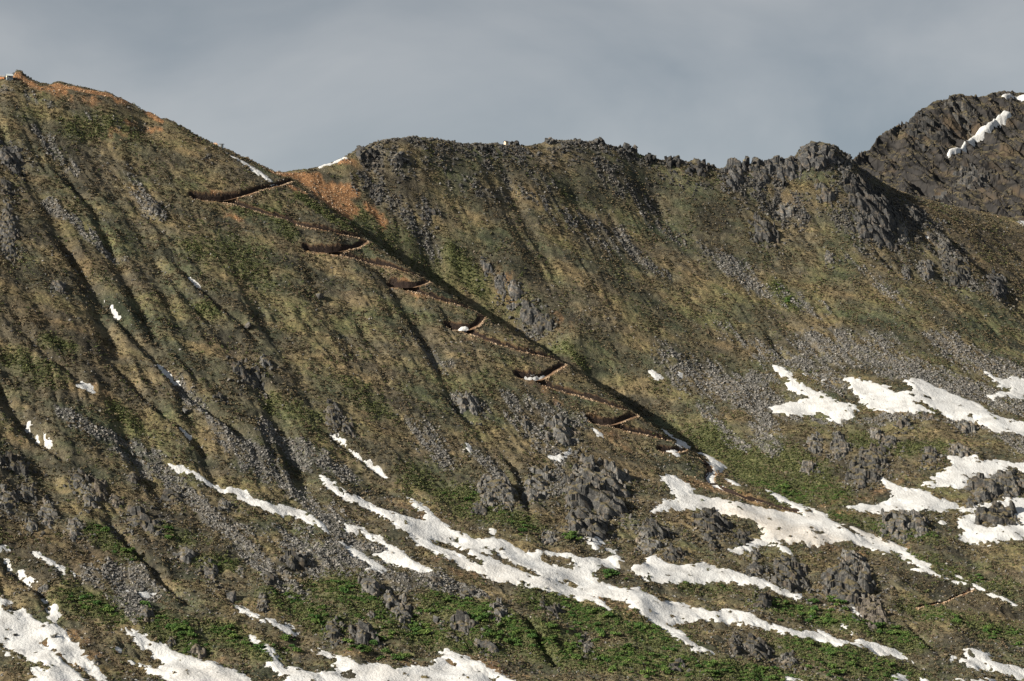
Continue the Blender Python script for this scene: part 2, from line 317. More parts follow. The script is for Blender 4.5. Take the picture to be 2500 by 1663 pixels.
# ------------------------------------------------------------------ ground cover fields: scree, orange soil, green turf, bare rock
def field(items, soft=0.6):
    M = np.zeros(Z.shape, np.float32)
    for pts, hw, s in items:
        r = stroke_dist(G.ray(pts), hw*2.2)
        if r is None: continue
        sl, d, al, a_, b_ = r
        M[sl] = np.maximum(M[sl], s*sstep(hw*1.9, hw*0.1, d))
    return M
scree_items = [(P(4,[(420,1150),(560,1220),(700,1300),(900,1380),(1080,1470)]),4.5,1),(P(7,[(860,10),(1130,150),(1380,350),(1560,520),(1720,700),(1900,850),(2080,960)]),6.5,1),
 (P(4,[(1230,980),(1400,1150),(1600,1320)]),5,0.9),(P(4,[(1600,1320),(1800,1450)])+P(7,[(1750,60),(2050,270),(2330,470)]),9.5,0.95),(P(4,[(1850,1280),(2050,1400),(2250,1500),(2356,1568)]),8,0.95),
 (P(7,[(700,830),(850,830),(1000,950),(880,930),(900,1000)]),10,1),(P(7,[(850,1000),(900,1100)]),8,0.9),(P(7,[(2050,600),(2250,760)])+P(8,[(0,650),(150,760)]),13,0.9),(P(8,[(100,760),(330,840),(480,880)]),9,0.85),
 (P(8,[(600,850),(730,900),(860,960)]),10,1),(P(8,[(0,560),(150,640),(300,680)]),6,1),(P(7,[(1700,560),(2000,520),(2200,600)]),8,0.6),
 (P(1,[(330,1120),(540,1260),(650,1370),(830,1530)]),4,0.9),(P(1,[(280,650),(470,880)]),6,0.6),(P(1,[(870,880),(1060,1160)]),7,0.7),(P(1,[(0,330),(200,380),(340,430)]),4,0.5),(P(1,[(100,330),(500,480),(800,560),(1000,610)]),5,0.3),
 (P(2,[(150,430),(280,480)]),7,0.9),(P(2,[(330,540),(480,680),(560,800),(640,880)]),5.5,1.0),(P(2,[(560,610),(640,640)]),6,1.0),(P(2,[(330,250),(420,290)]),6,0.6),(P(2,[(130,200),(220,240)]),6,0.7),(P(2,[(720,130),(950,160),(1230,190)]),5,0.8),(P(2,[(940,160),(1010,200)]),6,1.0),
 (P(2,[(1030,300),(1250,480),(1500,620)]),4,0.7),(P(2,[(1260,260),(1400,400)]),8,0.7),(P(2,[(930,450),(1110,500)]),5,0.8),(P(2,[(1780,310),(1900,450),(2150,600)]),6,0.95),(P(2,[(1450,600),(1700,760),(1850,860)]),8,0.75),(P(2,[(1930,770),(2050,940),(2240,1060)]),5,0.95),(P(2,[(2100,650),(2300,800)]),8,0.7),(P(2,[(740,390),(850,430)]),7,0.55),(P(2,[(1500,130),(1800,150),(2000,220)]),6,0.7),(P(2,[(1240,1420),(1380,1490)]),4,0.7),(P(2,[(1640,650),(1780,700)]),5,0.9),
 (P(3,[(250,1200),(420,1320),(480,1390)]),11,0.85),(P(3,[(600,1420),(900,1560)]),10,0.6),(P(3,[(1150,1000),(1450,1080)]),10,0.7),(P(3,[(1600,880),(1750,1020),(1850,1200),(1950,1380)]),8,0.8),(P(3,[(300,680),(600,850),(780,900)]),9,0.6),(P(3,[(1200,1250),(1500,1500)]),10,0.4),
 (P(6,[(0,560),(200,640),(400,720),(600,790)]),17,1),(P(6,[(200,640),(560,640)]),9,0.95),(P(6,[(600,480),(900,560),(1050,680)]),12,0.75),(P(6,[(950,420),(1250,480),(1500,560),(1750,640),(2000,720),(2200,800)]),17,1),(P(6,[(1100,350),(1400,380)]),11,0.7),(P(6,[(1850,430),(2150,560),(2330,620)]),16,1),(P(6,[(2050,700),(2200,820),(2356,850)]),10,1),(P(6,[(560,860),(560,1000),(620,1110)]),8,0.95),(P(6,[(150,830),(280,980),(430,1120)]),5,0.8),(P(6,[(2230,1010),(2356,1120)]),9,1),(P(6,[(700,900),(1050,940),(1600,890),(2100,970)]),5,0.7),(P(6,[(300,300),(500,420),(700,500)]),9,0.45),
 (P(5,[(1200,780),(1450,850),(1600,920)]),9,0.55),(P(5,[(560,980),(620,1080),(680,1180)]),9,0.85),(P(5,[(920,1150),(1050,1250),(1100,1330)]),6,0.8),(P(5,[(1350,1120),(1550,1150)]),7,0.7),(P(5,[(1500,1200),(1480,1350),(1440,1450)]),4,0.85),(P(5,[(500,360),(600,480),(700,560)]),8,0.45),(P(5,[(820,760),(950,850)]),6,0.7),(P(5,[(1240,900),(1300,1000),(1450,1030)]),9,0.6)]
SC = field(scree_items); SC *= 1 - 0.28*sstep(60, 110, Z)*(X > -130)*(X < 130)*(Y > 1575)
soil_items = [(P(1,[(110,240),(250,310),(330,330)]),4,1.0),(P(1,[(350,300),(430,320),(600,345),(760,375)]),2.6,1.1),(P(1,[(370,310),(440,345)]),3.5,1.2),(P(1,[(300,350),(500,400),(650,420)]),5,0.55),(P(1,[(800,400),(900,430)]),3,0.8),(P(1,[(1015,495),(1100,545)]),2.5,1.5),(P(1,[(880,560),(1090,610)]),3,0.7),(P(1,[(770,620),(860,650)]),5,0.6),
 (P(1,[(1620,780),(1750,830),(1890,910)]),3,0.8),(P(1,[(1910,910),(2010,930)]),4,1.1),(P(1,[(2030,930),(2100,950),(2200,960)]),4,1.5),(P(1,[(1980,990),(2060,1030)]),6,0.9),(P(1,[(2110,985),(2200,1010),(2300,1020)]),4,1.3),(P(1,[(2200,1040),(2280,1100),(2340,1170)]),8,1.2),(P(2,[(10,460),(90,480)]),4,1.2),(P(2,[(20,520),(60,600)]),5,1.2),(P(2,[(195,580),(230,620),(280,690)]),4,1.1),(P(2,[(0,265),(90,275)]),3,0.8),(P(2,[(1130,1090),(1170,1180)]),6,0.6),(P(2,[(1490,1350),(1550,1420)]),7,0.5),
 (P(5,[(780,300),(880,340),(1000,400)]),4,0.6),(P(5,[(1330,660),(1420,730),(1500,810)]),5,0.6),(P(5,[(1740,940),(1830,1000),(1930,1080)]),7,0.7),(P(1,[(1480,1090),(1560,1150),(1640,1230)]),5,0.55),(P(2,[(430,1130),(560,1200)]),4,0.9),(P(6,[(60,1340),(300,1400),(560,1500),(720,1550)]),6,1.0),(P(6,[(240,1270),(300,1350)]),4,0.9),
 (P(4,[(650,980),(720,1010),(760,1060)]),4,0.7),(P(8,[(380,330),(560,420),(640,470)]),5,0.6),(P(8,[(1780,1000),(1900,1060),(2000,1120)]),5,0.8),(P(8,[(600,700),(780,800),(950,860)]),5,0.6),(P(8,[(720,1400),(780,1450)]),3,1.0),(P(7,[(300,1320),(480,1420),(640,1530)]),4,0.9),(P(7,[(480,1240),(620,1400),(720,1500)]),5,0.7),(P(7,[(1040,1360),(1300,1420),(1500,1430)]),5,0.6),(P(8,[(880,1400),(1100,1500),(1250,1540)]),5,0.8),(P(8,[(0,1360),(250,1420),(520,1450)]),5,0.7),(P(9,[(1080,400),(1300,430)]),3,0.7),(P(9,[(1330,560),(1560,640)]),4,0.6),(P(9,[(750,600),(1000,640),(1400,720)]),4,0.5),(P(6,[(1250,870),(1700,900),(2100,960)]),4,0.6),(P(6,[(1500,1330),(1300,1450),(950,1510)]),4,0.7),(P(3,[(2100,560),(1990,700)]),8,0.6)]
SO = np.maximum(field(soil_items), 0)
green_items = [(P(1,[(2090,1080),(2230,1180),(2356,1260)]),5,1.0),(P(2,[(0,640),(200,800),(420,900)]),6,0.35),(P(2,[(120,620),(330,780),(560,940),(760,1060)]),8,0.35),(P(2,[(760,900),(900,1080),(960,1140)]),5,0.9),(P(5,[(1480,430),(1650,520)]),4,0.8),(P(6,[(200,1020),(400,1180),(560,1330),(750,1450)]),13,0.9),(P(6,[(600,1150),(820,1250),(1000,1430)]),13,0.8),(P(6,[(1200,1050),(1500,1130),(1800,1100)]),9,0.6),(P(6,[(650,0),(700,60),(760,120)]),5,1.2),
 (P(1,[(500,600),(760,560),(900,600)]),8,0.5),(P(1,[(1650,1150),(1900,1200),(2000,1330)]),6,0.6),(P(1,[(1400,1450),(1700,1480)]),12,0.5),(P(4,[(1500,50),(1800,200)]),13,0.4),(P(4,[(350,650),(460,700)]),5,0.8),(P(4,[(100,780),(330,900)]),8,0.5),(P(4,[(800,1120),(930,1230)]),5,0.8),(P(4,[(1380,420),(1460,450)]),4,1.0),(P(4,[(1900,1100),(2100,1180)]),8,0.5),(P(5,[(100,680),(250,850)]),8,0.6),(P(5,[(880,1420),(1000,1540)]),8,0.8),
 (P(8,[(560,200),(800,330),(950,420)]),13,0.6),(P(8,[(1050,400),(1250,470)]),10,0.8),(P(8,[(0,930),(250,1100),(500,1230),(900,1280)]),16,0.8),(P(8,[(750,1050),(1100,1130),(1400,1350)]),14,1.0),(P(8,[(1450,1060),(1850,1150),(2200,1250)]),14,0.9),(P(8,[(1450,1330),(1900,1420),(2300,1450)]),16,0.85),(P(9,[(0,1480),(350,1500),(700,1540)]),13,0.9),(P(9,[(850,1320),(1150,1430),(1450,1520)]),14,0.9),(P(9,[(620,1060),(900,1110),(1100,1150)]),10,0.9),(P(9,[(1280,1200),(1550,1290)]),9,1.0),(P(9,[(1650,1080),(1900,1150),(2300,1250)]),12,0.65),(P(9,[(1600,700),(1900,830),(2200,900)]),10,0.5),(P(9,[(0,920),(300,930)]),6,0.5),
 (P(7,[(500,960),(820,1130)]),8,0.8),(P(7,[(1050,1130),(1350,1330)]),9,0.9),(P(7,[(1480,1210),(1850,1370)]),8,0.8),(P(7,[(1950,1000),(2150,1120),(2300,1180)]),9,0.8),(P(7,[(640,520),(900,700)]),6,0.7),(P(7,[(1150,520),(1250,600)]),6,0.6),(P(7,[(1350,720),(1600,760)]),6,0.6),(P(3,[(640,1400),(760,1540)]),6,0.9),(P(9,[(1050,420),(1700,560)]),7,0.7)]
GR = field(green_items)
n8 = fbm(X/8, Y/8, 3, 51); n3 = perlin(X/3.1, Y/3.1, 61); streak = fbm(U/5, V/45, 2, 71)
screeN = fbm((U+wob*0.6)/4.6, V/34, 3, 73, 0.6); SC = np.clip(sstep(0.18, 1.0, SC*0.95 + (0.30*n8 + 0.55*screeN)*sstep(0.0, 0.3, SC)), 0, 1)*np.clip(0.72+0.5*n3, 0.2, 1)
SO = np.clip(sstep(0.25, 1.0, SO + 0.40*n8*(SO > 0.02) + 0.2*n3*(SO > 0.02)), 0, 1.0)
SO = SO*(1 - 0.6*sstep(95, 55, G.Z)); SO = np.maximum(SO, soilT*0.85)
GR = np.clip(GR + 0.22*n8*(GR > 0.05), 0, 1)
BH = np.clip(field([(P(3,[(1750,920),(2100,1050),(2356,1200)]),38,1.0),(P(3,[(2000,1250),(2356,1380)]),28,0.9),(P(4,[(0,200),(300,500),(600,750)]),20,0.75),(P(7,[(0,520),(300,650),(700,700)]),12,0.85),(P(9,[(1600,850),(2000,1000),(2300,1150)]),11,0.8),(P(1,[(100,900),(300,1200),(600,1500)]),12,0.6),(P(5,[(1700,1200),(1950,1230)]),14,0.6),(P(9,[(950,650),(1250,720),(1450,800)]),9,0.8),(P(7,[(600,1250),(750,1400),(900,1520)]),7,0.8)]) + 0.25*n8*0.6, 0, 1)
RK = np.zeros(Z.shape, np.float32)
for px0, px1, s in ((860, 1750, 0.6), (1750, 2120, 1.0)):
    RK = np.maximum(RK, s*sstep(px0-40, px0+60, G.px)[None]*sstep(px1+40, px1-30, G.px)[None]*sstep(40, 6, np.abs(Y - G.crest_y[None]))*sstep(-0.25, 0.35, n8))
ribline = G.ray(P(3,[(960,430),(1150,600),(1250,760),(1450,880),(1600,950),(1700,1050)]))
r_ = stroke_dist(ribline, 60); RK[r_[0]] = np.maximum(RK[r_[0]], sstep(42, 10, r_[1])*sstep(-0.3, 0.4, n8[r_[0]]))
r_ = stroke_dist(G.ray(P(3,[(420,560),(560,720),(700,880)])), 40); RK[r_[0]] = np.maximum(RK[r_[0]], sstep(24, 6, r_[1])*sstep(-0.2, 0.4, n8[r_[0]]))
print('fields', round(time.time()-T0, 1))

# fine relief: turf lumps, broken rock
calm = 1 - np.clip(onpath*0.9, 0, 1)
nc_fine = np.clip(0.35 + nearcrest, 0, 1)
fine = fbm(X/4.2, Y/4.6, 2, 81)*0.55 + perlin(X/1.75, Y/1.9, 91)*0.30
chunk = np.abs(perlin(X/5.5, Y/6.0, 101)) + 0.5*np.abs(perlin(X/2.4, Y/2.6, 105))
Zf = Zmid + calm*nc_fine*(fine*(1-0.45*SC) + SC*0.3*chunk) + RK*(chunk*2.0 - 0.5)*calm*np.clip(0.25+nearcrest, 0, 1)
wallm = (soilT > 0.5)*(1-onpath); Zf += wallm*0.35*perlin(X/1.6, Y/1.6, 111)
G.Z = Zf

# ------------------------------------------------------------------ materials
def mat(name):
    m = bpy.data.materials.new(name); m.use_nodes = True
    b = m.node_tree.nodes['Principled BSDF']; b.inputs['Roughness'].default_value = 0.9
    b.inputs['Specular IOR Level'].default_value = 0.15
    return m, m.node_tree.nodes, m.node_tree.links, b
def noise(n, l, scale, detail=3, rough=0.55, vec=None, dist=0):
    t = n.new('ShaderNodeTexNoise'); t.inputs['Scale'].default_value = scale; t.inputs['Detail'].default_value = detail
    t.inputs['Roughness'].default_value = rough; t.inputs['Distortion'].default_value = dist
    if vec is not None: l.new(vec, t.inputs['Vector'])
    return t
def ramp(n, l, fac, stops):
    r = n.new('ShaderNodeValToRGB'); e = r.color_ramp.elements
    while len(e) > 1: e.remove(e[-1])
    e[0].position = stops[0][0]; e[0].color = (*stops[0][1], 1)
    for p, c in stops[1:]:
        k = e.new(p); k.color = (*c, 1)
    l.new(fac, r.inputs['Fac']); return r
def mixc(n, l, f, a, b, mode='MIX'):
    m = n.new('ShaderNodeMix'); m.data_type = 'RGBA'; m.blend_type = mode
    for s, v in (('Factor', f), ('A', a), ('B', b)):
        if isinstance(v, (int, float)): m.inputs[s].default_value = v
        elif isinstance(v, tuple): m.inputs[s].default_value = (*v, 1)
        else: l.new(v, m.inputs[s])
    return m.outputs['Result']
def math_(n, l, op, a, b=0.0):
    m = n.new('ShaderNodeMath'); m.operation = op
    for i, v in enumerate((a, b)):
        if isinstance(v, (int, float)): m.inputs[i].default_value = v
        else: l.new(v, m.inputs[i])
    return m.outputs[0]

def ground_material():
    m, n, l, b = mat('tundra_ground')
    pos = n.new('ShaderNodeNewGeometry').outputs['Position']
    at = n.new('ShaderNodeAttribute'); at.attribute_name = 'cover'
    sep = n.new('ShaderNodeSeparateColor'); l.new(at.outputs['Color'], sep.inputs[0])
    at2 = n.new('ShaderNodeAttribute'); at2.attribute_name = 'cover2'
    sep2 = n.new('ShaderNodeSeparateColor'); l.new(at2.outputs['Color'], sep2.inputs[0])
    mpn = n.new('ShaderNodeMapping'); mpn.inputs['Rotation'].default_value = (0, 0, R(60)); mpn.inputs['Scale'].default_value = (0.012, 0.07, 0.012)
    l.new(pos, mpn.inputs['Vector'])
    mpn2 = n.new('ShaderNodeMapping'); mpn2.inputs['Rotation'].default_value = (0, 0, R(60)); mpn2.inputs['Scale'].default_value = (0.45, 1.25, 0.45)
    l.new(pos, mpn2.inputs['Vector'])
    big = noise(n, l, 0.022, 4, 0.6, pos); mid = noise(n, l, 0.16, 4, 0.62, pos); sm = noise(n, l, 0.75, 3, 0.65, pos); st = noise(n, l, 1.0, 4, 0.6, mpn.outputs['Vector'])
    heath = ramp(n, l, mid.outputs['Fac'], [(0.28,(0.031,0.029,0.024)),(0.42,(0.074,0.067,0.047)),(0.55,(0.124,0.110,0.073)),(0.72,(0.205,0.176,0.114))]).outputs['Color']
    rust = ramp(n, l, sm.outputs['Fac'], [(0.3,(0.040,0.031,0.025)),(0.5,(0.105,0.082,0.055)),(0.7,(0.205,0.165,0.105))]).outputs['Color']
    olive = ramp(n, l, sm.outputs['Fac'], [(0.3,(0.023,0.034,0.020)),(0.5,(0.064,0.080,0.043)),(0.72,(0.140,0.148,0.080))]).outputs['Color']
    f1 = ramp(n, l, big.outputs['Fac'], [(0.42,(0,0,0)),(0.60,(1,1,1))]).outputs['Color']
    f2 = ramp(n, l, st.outputs['Fac'], [(0.44,(0,0,0)),(0.62,(1,1,1))]).outputs['Color']
    c = mixc(n, l, math_(n, l, 'MULTIPLY', f1, 0.85), heath, olive)
    c = mixc(n, l, math_(n, l, 'MULTIPLY', f2, 0.55), c, rust)
    spk = noise(n, l, 1.35, 2, 0.7, pos)
    sf = ramp(n, l, spk.outputs['Fac'], [(0.60,(0,0,0)),(0.70,(1,1,1))]).outputs['Color']
    c = mixc(n, l, math_(n, l, 'MULTIPLY', sf, 0.55), c, (0.34,0.30,0.235))
    dk = ramp(n, l, spk.outputs['Fac'], [(0.32,(1,1,1)),(0.42,(0,0,0))]).outputs['Color']
    c = mixc(n, l, math_(n, l, 'MULTIPLY', dk, 0.55), c, (0.026,0.025,0.019))
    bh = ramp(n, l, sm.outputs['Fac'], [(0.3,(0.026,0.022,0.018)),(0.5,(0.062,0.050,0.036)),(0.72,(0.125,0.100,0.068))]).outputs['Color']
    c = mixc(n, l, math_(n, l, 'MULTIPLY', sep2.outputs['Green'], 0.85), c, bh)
    green = ramp(n, l, sm.outputs['Fac'], [(0.3,(0.032,0.043,0.019)),(0.5,(0.085,0.096,0.042)),(0.7,(0.165,0.162,0.078))]).outputs['Color']
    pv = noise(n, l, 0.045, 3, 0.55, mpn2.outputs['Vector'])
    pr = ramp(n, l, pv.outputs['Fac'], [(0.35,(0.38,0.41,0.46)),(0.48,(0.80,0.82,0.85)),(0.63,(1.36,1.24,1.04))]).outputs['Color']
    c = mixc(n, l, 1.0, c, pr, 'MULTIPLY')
    c = mixc(n, l, sep.outputs['Blue'], c, green)
    scr = ramp(n, l, spk.outputs['Fac'], [(0.30,(0.036,0.037,0.037)),(0.48,(0.085,0.086,0.086)),(0.62,(0.140,0.139,0.135)),(0.75,(0.22,0.213,0.20))]).outputs['Color']
    c = mixc(n, l, math_(n, l, 'MULTIPLY', sep.outputs['Red'], 0.8), c, scr)
    soil = ramp(n, l, sm.outputs['Fac'], [(0.28,(0.080,0.042,0.024)),(0.5,(0.21,0.112,0.055)),(0.72,(0.37,0.215,0.105))]).outputs['Color']
    c = mixc(n, l, sep.outputs['Green'], c, soil)
    c = mixc(n, l, sep2.outputs['Blue'], c, (0.026,0.019,0.016))  # cut soil colour, darkened in place of shade on the wall
    rock = ramp(n, l, mid.outputs['Fac'], [(0.3,(0.045,0.046,0.05)),(0.5,(0.105,0.10,0.098)),(0.7,(0.18,0.16,0.135))]).outputs['Color']
    c = mixc(n, l, math_(n, l, 'MULTIPLY', sep2.outputs['Red'], 0.75), c, rock)
    l.new(c, b.inputs['Base Color'])
    bp = n.new('ShaderNodeBump'); bp.inputs['Strength'].default_value = 1.0; bp.inputs['Distance'].default_value = 0.8
    bn = noise(n, l, 0.9, 4, 0.75, pos)
    l.new(bn.outputs['Fac'], bp.inputs['Height']); l.new(bp.outputs['Normal'], b.inputs['Normal'])
    return m
def rock_material(name, dark, midc, lightc, lichen=0.35, scale=0.5, moss=0.0, cracks=False):
    m, n, l, b = mat(name)
    pos = n.new('ShaderNodeNewGeometry').outputs['Position']; oi = n.new('ShaderNodeObjectInfo')
    a = noise(n, l, scale, 5, 0.7, pos, 0.6); fine_ = noise(n, l, scale*4, 3, 0.7, pos)
    c = ramp(n, l, a.outputs['Fac'], [(0.30,dark),(0.5,midc),(0.70,lightc)]).outputs['Color']
    lf = ramp(n, l, noise(n, l, scale*0.5, 3, 0.6, pos).outputs['Fac'], [(0.52,(0,0,0)),(0.66,(1,1,1))]).outputs['Color']
    c = mixc(n, l, math_(n, l, 'MULTIPLY', lf, lichen), c, (0.15,0.105,0.06))
    if cracks:
        vo = n.new('ShaderNodeTexVoronoi'); vo.feature = 'DISTANCE_TO_EDGE'; vo.inputs['Scale'].default_value = scale*0.8
        wv = n.new('ShaderNodeVectorMath'); wv.operation = 'ADD'; l.new(pos, wv.inputs[0]); l.new(a.outputs['Color'], wv.inputs[1]); l.new(wv.outputs['Vector'], vo.inputs['Vector'])
        cf = ramp(n, l, vo.outputs['Distance'], [(0.0,(0.42,0.42,0.43)),(0.07,(1,1,1))]).outputs['Color']
        c = mixc(n, l, 1.0, c, cf, 'MULTIPLY')
    hv = n.new('ShaderNodeHueSaturation'); l.new(c, hv.inputs['Color'])
    l.new(math_(n, l, 'ADD', math_(n, l, 'MULTIPLY', oi.outputs['Random'], 0.9), 0.6), hv.inputs['Value'])
    if moss > 0:                       # turf and moss sit on the flat ledges
        nz = n.new('ShaderNodeSeparateXYZ'); l.new(n.new('ShaderNodeNewGeometry').outputs['Normal'], nz.inputs[0])
        mf = ramp(n, l, math_(n, l, 'ADD', nz.outputs['Z'], math_(n, l, 'MULTIPLY', fine_.outputs['Fac'], 0.25)), [(0.80,(0,0,0)),(0.95,(1,1,1))]).outputs['Color']
        tf = ramp(n, l, fine_.outputs['Fac'], [(0.35,(0.045,0.042,0.024)),(0.6,(0.125,0.105,0.06))]).outputs['Color']
        hv2 = mixc(n, l, math_(n, l, 'MULTIPLY', mf, moss), hv.outputs['Color'], tf)
    else: hv2 = hv.outputs['Color']
    l.new(hv2, b.inputs['Base Color'])
    bp = n.new('ShaderNodeBump'); bp.inputs['Strength'].default_value = 0.8; bp.inputs['Distance'].default_value = 0.3
    l.new(math_(n, l, 'ADD', a.outputs['Fac'], math_(n, l, 'MULTIPLY', fine_.outputs['Fac'], 0.4)), bp.inputs['Height']); l.new(bp.outputs['Normal'], b.inputs['Normal'])
    return m
def leaf_material(name, c0, c1, c2):
    m, n, l, b = mat(name)
    pos = n.new('ShaderNodeNewGeometry').outputs['Position']; oi = n.new('ShaderNodeObjectInfo')
    a = noise(n, l, 0.8, 3, 0.7, pos)
    c = ramp(n, l, a.outputs['Fac'], [(0.3,c0),(0.5,c1),(0.7,c2)]).outputs['Color']
    hv = n.new('ShaderNodeHueSaturation'); l.new(c, hv.inputs['Color'])
    l.new(math_(n, l, 'ADD', math_(n, l, 'MULTIPLY', oi.outputs['Random'], 0.45), 0.8), hv.inputs['Value'])
    l.new(math_(n, l, 'ADD', math_(n, l, 'MULTIPLY', oi.outputs['Random'], -0.05), 0.525), hv.inputs['Hue'])
    l.new(hv.outputs['Color'], b.inputs['Base Color']); return m
def snow_material():
    m, n, l, b = mat('old_snow'); b.inputs['Roughness'].default_value = 0.7
    pos = n.new('ShaderNodeNewGeometry').outputs['Position']
    at = n.new('ShaderNodeAttribute'); at.attribute_name = 'dirt'
    a = noise(n, l, 0.12, 5, 0.65, pos); f = noise(n, l, 1.3, 3, 0.7, pos)
    c = ramp(n, l, a.outputs['Fac'], [(0.28,(0.31,0.315,0.32)),(0.42,(0.42,0.43,0.44)),(0.56,(0.485,0.50,0.515)),(0.75,(0.53,0.55,0.57))]).outputs['Color']
    grit = ramp(n, l, f.outputs['Fac'], [(0.45,(0,0,0)),(0.70,(1,1,1))]).outputs['Color']
    c = mixc(n, l, math_(n, l, 'MULTIPLY', grit, at.outputs['Fac']), c, (0.28,0.23,0.18))
    c = mixc(n, l, math_(n, l, 'MULTIPLY', at.outputs['Fac'], 0.35), c, (0.42,0.37,0.31))
    sp_ = ramp(n, l, noise(n, l, 2.2, 2, 0.6, pos).outputs['Fac'], [(0.66,(0,0,0)),(0.74,(1,1,1))]).outputs['Color']
    c = mixc(n, l, math_(n, l, 'MULTIPLY', sp_, 0.5), c, (0.25,0.23,0.21))
    l.new(c, b.inputs['Base Color'])
    bp = n.new('ShaderNodeBump'); bp.inputs['Strength'].default_value = 0.9; bp.inputs['Distance'].default_value = 0.5
    bn = noise(n, l, 0.85, 3, 0.6, pos); l.new(bn.outputs['Fac'], bp.inputs['Height']); l.new(bp.outputs['Normal'], b.inputs['Normal'])
    return m
def flat_material(name, col, rough=0.7, var=0.25, scale=2.0, metal=0.0):
    m, n, l, b = mat(name); b.inputs['Roughness'].default_value = rough; b.inputs['Metallic'].default_value = metal
    pos = n.new('ShaderNodeNewGeometry').outputs['Position']; a = noise(n, l, scale, 3, 0.6, pos)
    lo = tuple(v*(1-var) for v in col); hi = tuple(min(v*(1+var), 1) for v in col)
    l.new(ramp(n, l, a.outputs['Fac'], [(0.3,lo),(0.7,hi)]).outputs['Color'], b.inputs['Base Color']); return m
M_GROUND = ground_material(); M_SNOW = snow_material()
M_ROCK = rock_material('grey_granite', (0.025,0.027,0.029), (0.074,0.076,0.077), (0.165,0.158,0.146), moss=0.9, cracks=True)
M_DARK = rock_material('dark_ridge_rock', (0.018,0.020,0.023), (0.043,0.045,0.048), (0.094,0.090,0.083), 0.2, moss=0.5, cracks=True)
M_SCREE = rock_material('scree_rock', (0.042,0.044,0.045), (0.112,0.113,0.113), (0.25,0.24,0.22), 0.25, 0.9)
M_PALE_ROCK = rock_material('warm_pale_granite', (0.055,0.050,0.045), (0.145,0.132,0.118), (0.27,0.25,0.22), 0.3, 0.5, 0.8, True)
M_TAN = rock_material('tan_spoil_rock', (0.14,0.10,0.07), (0.31,0.235,0.165), (0.50,0.41,0.31), 0.3, 0.9)

# ------------------------------------------------------------------ mesh building
def mesh_np(name, Vv, Ff, material, smooth=True):
    m = bpy.data.meshes.new(name); Vv = np.asarray(Vv, np.float32); Ff = np.asarray(Ff, np.int32); k = Ff.shape[1]
    m.vertices.add(len(Vv)); m.vertices.foreach_set('co', Vv.ravel())
    m.loops.add(Ff.size); m.loops.foreach_set('vertex_index', Ff.ravel())
    m.polygons.add(len(Ff)); m.polygons.foreach_set('loop_start', np.arange(0, Ff.size, k, dtype=np.int32))
    m.polygons.foreach_set('use_smooth', np.full(len(Ff), smooth)); m.materials.append(material); m.update(calc_edges=True); return m
def link(name, data, parent=None, loc=None, **props):
    o = bpy.data.objects.new(name, data); COL.objects.link(o)
    if parent is not None: o.parent = parent
    if loc is not None: o.location = loc
    for k, v in props.items(): o[k] = v
    return o
def grid_mesh(name, g, Zg, keep, material, smooth=True):
    idx = np.arange(g.nr*g.nc).reshape(g.nr, g.nc)
    F = np.stack([idx[:-1,:-1], idx[:-1,1:], idx[1:,1:], idx[1:,:-1]], -1)[keep]
    used = np.unique(F); remap = np.zeros(g.nr*g.nc, np.int32); remap[used] = np.arange(len(used))
    Vv = np.stack([g.X, g.Y, Zg], -1).reshape(-1, 3)[used]
    return mesh_np(name, Vv, remap[F], material, smooth), used
def set_col(m, name, r, g_, b_):
    a = m.color_attributes.new(name, 'FLOAT_COLOR', 'POINT'); c = np.ones((len(r), 4), np.float32); c[:,0] = r; c[:,1] = g_; c[:,2] = b_
    a.data.foreach_set('color', c.ravel())

cy = G.crest_y.copy(); cy = np.maximum.reduce([np.roll(cy, k) for k in range(-12, 13)])
keep = (G.Y[:-1,:-1] < cy[None,:-1] + 45)
tm, used = grid_mesh('mountainside', G, Zf, keep, M_GROUND)
set_col(tm, 'cover', SC.ravel()[used], SO.ravel()[used], GR.ravel()[used]); set_col(tm, 'cover2', RK.ravel()[used], BH.ravel()[used], soil_shade.ravel()[used])
link('mountain_terrain', tm, kind='structure')
print('terrain tris', 2*len(tm.polygons), round(time.time()-T0, 1))
# valley between the viewpoint and the mountain, up to the ledge the camera stands on
vy = np.concatenate([np.linspace(-900, 60, 25), np.linspace(75, 1034, 30)]); vx = np.linspace(-900, 900, 40)
VX, VY = np.meshgrid(vx, vy)
edge = G.h(np.clip(VX, -265, 265), np.full(VX.shape, 1032.0), Zmid)
VZ = np.where(VY < 0, -1.7 - VY*0.25, -1.7 - 0.55*VY); VZ = np.maximum(VZ, -300 + 0*VY)
tt = sstep(560, 1034, VY); VZ = VZ*(1-tt) + (edge - 0.8)*tt + 4*fbm(VX/80, VY/80, 3, 3)*sstep(20, 200, np.abs(VY))*(1-sstep(960, 1030, VY))
ii = np.arange(VX.size).reshape(VX.shape)
vm = mesh_np('valley', np.stack([VX, VY, VZ], -1).reshape(-1, 3), np.stack([ii[:-1,:-1], ii[:-1,1:], ii[1:,1:], ii[1:,:-1]], -1).reshape(-1, 4), M_GROUND)
link('valley_ground', vm, kind='structure')
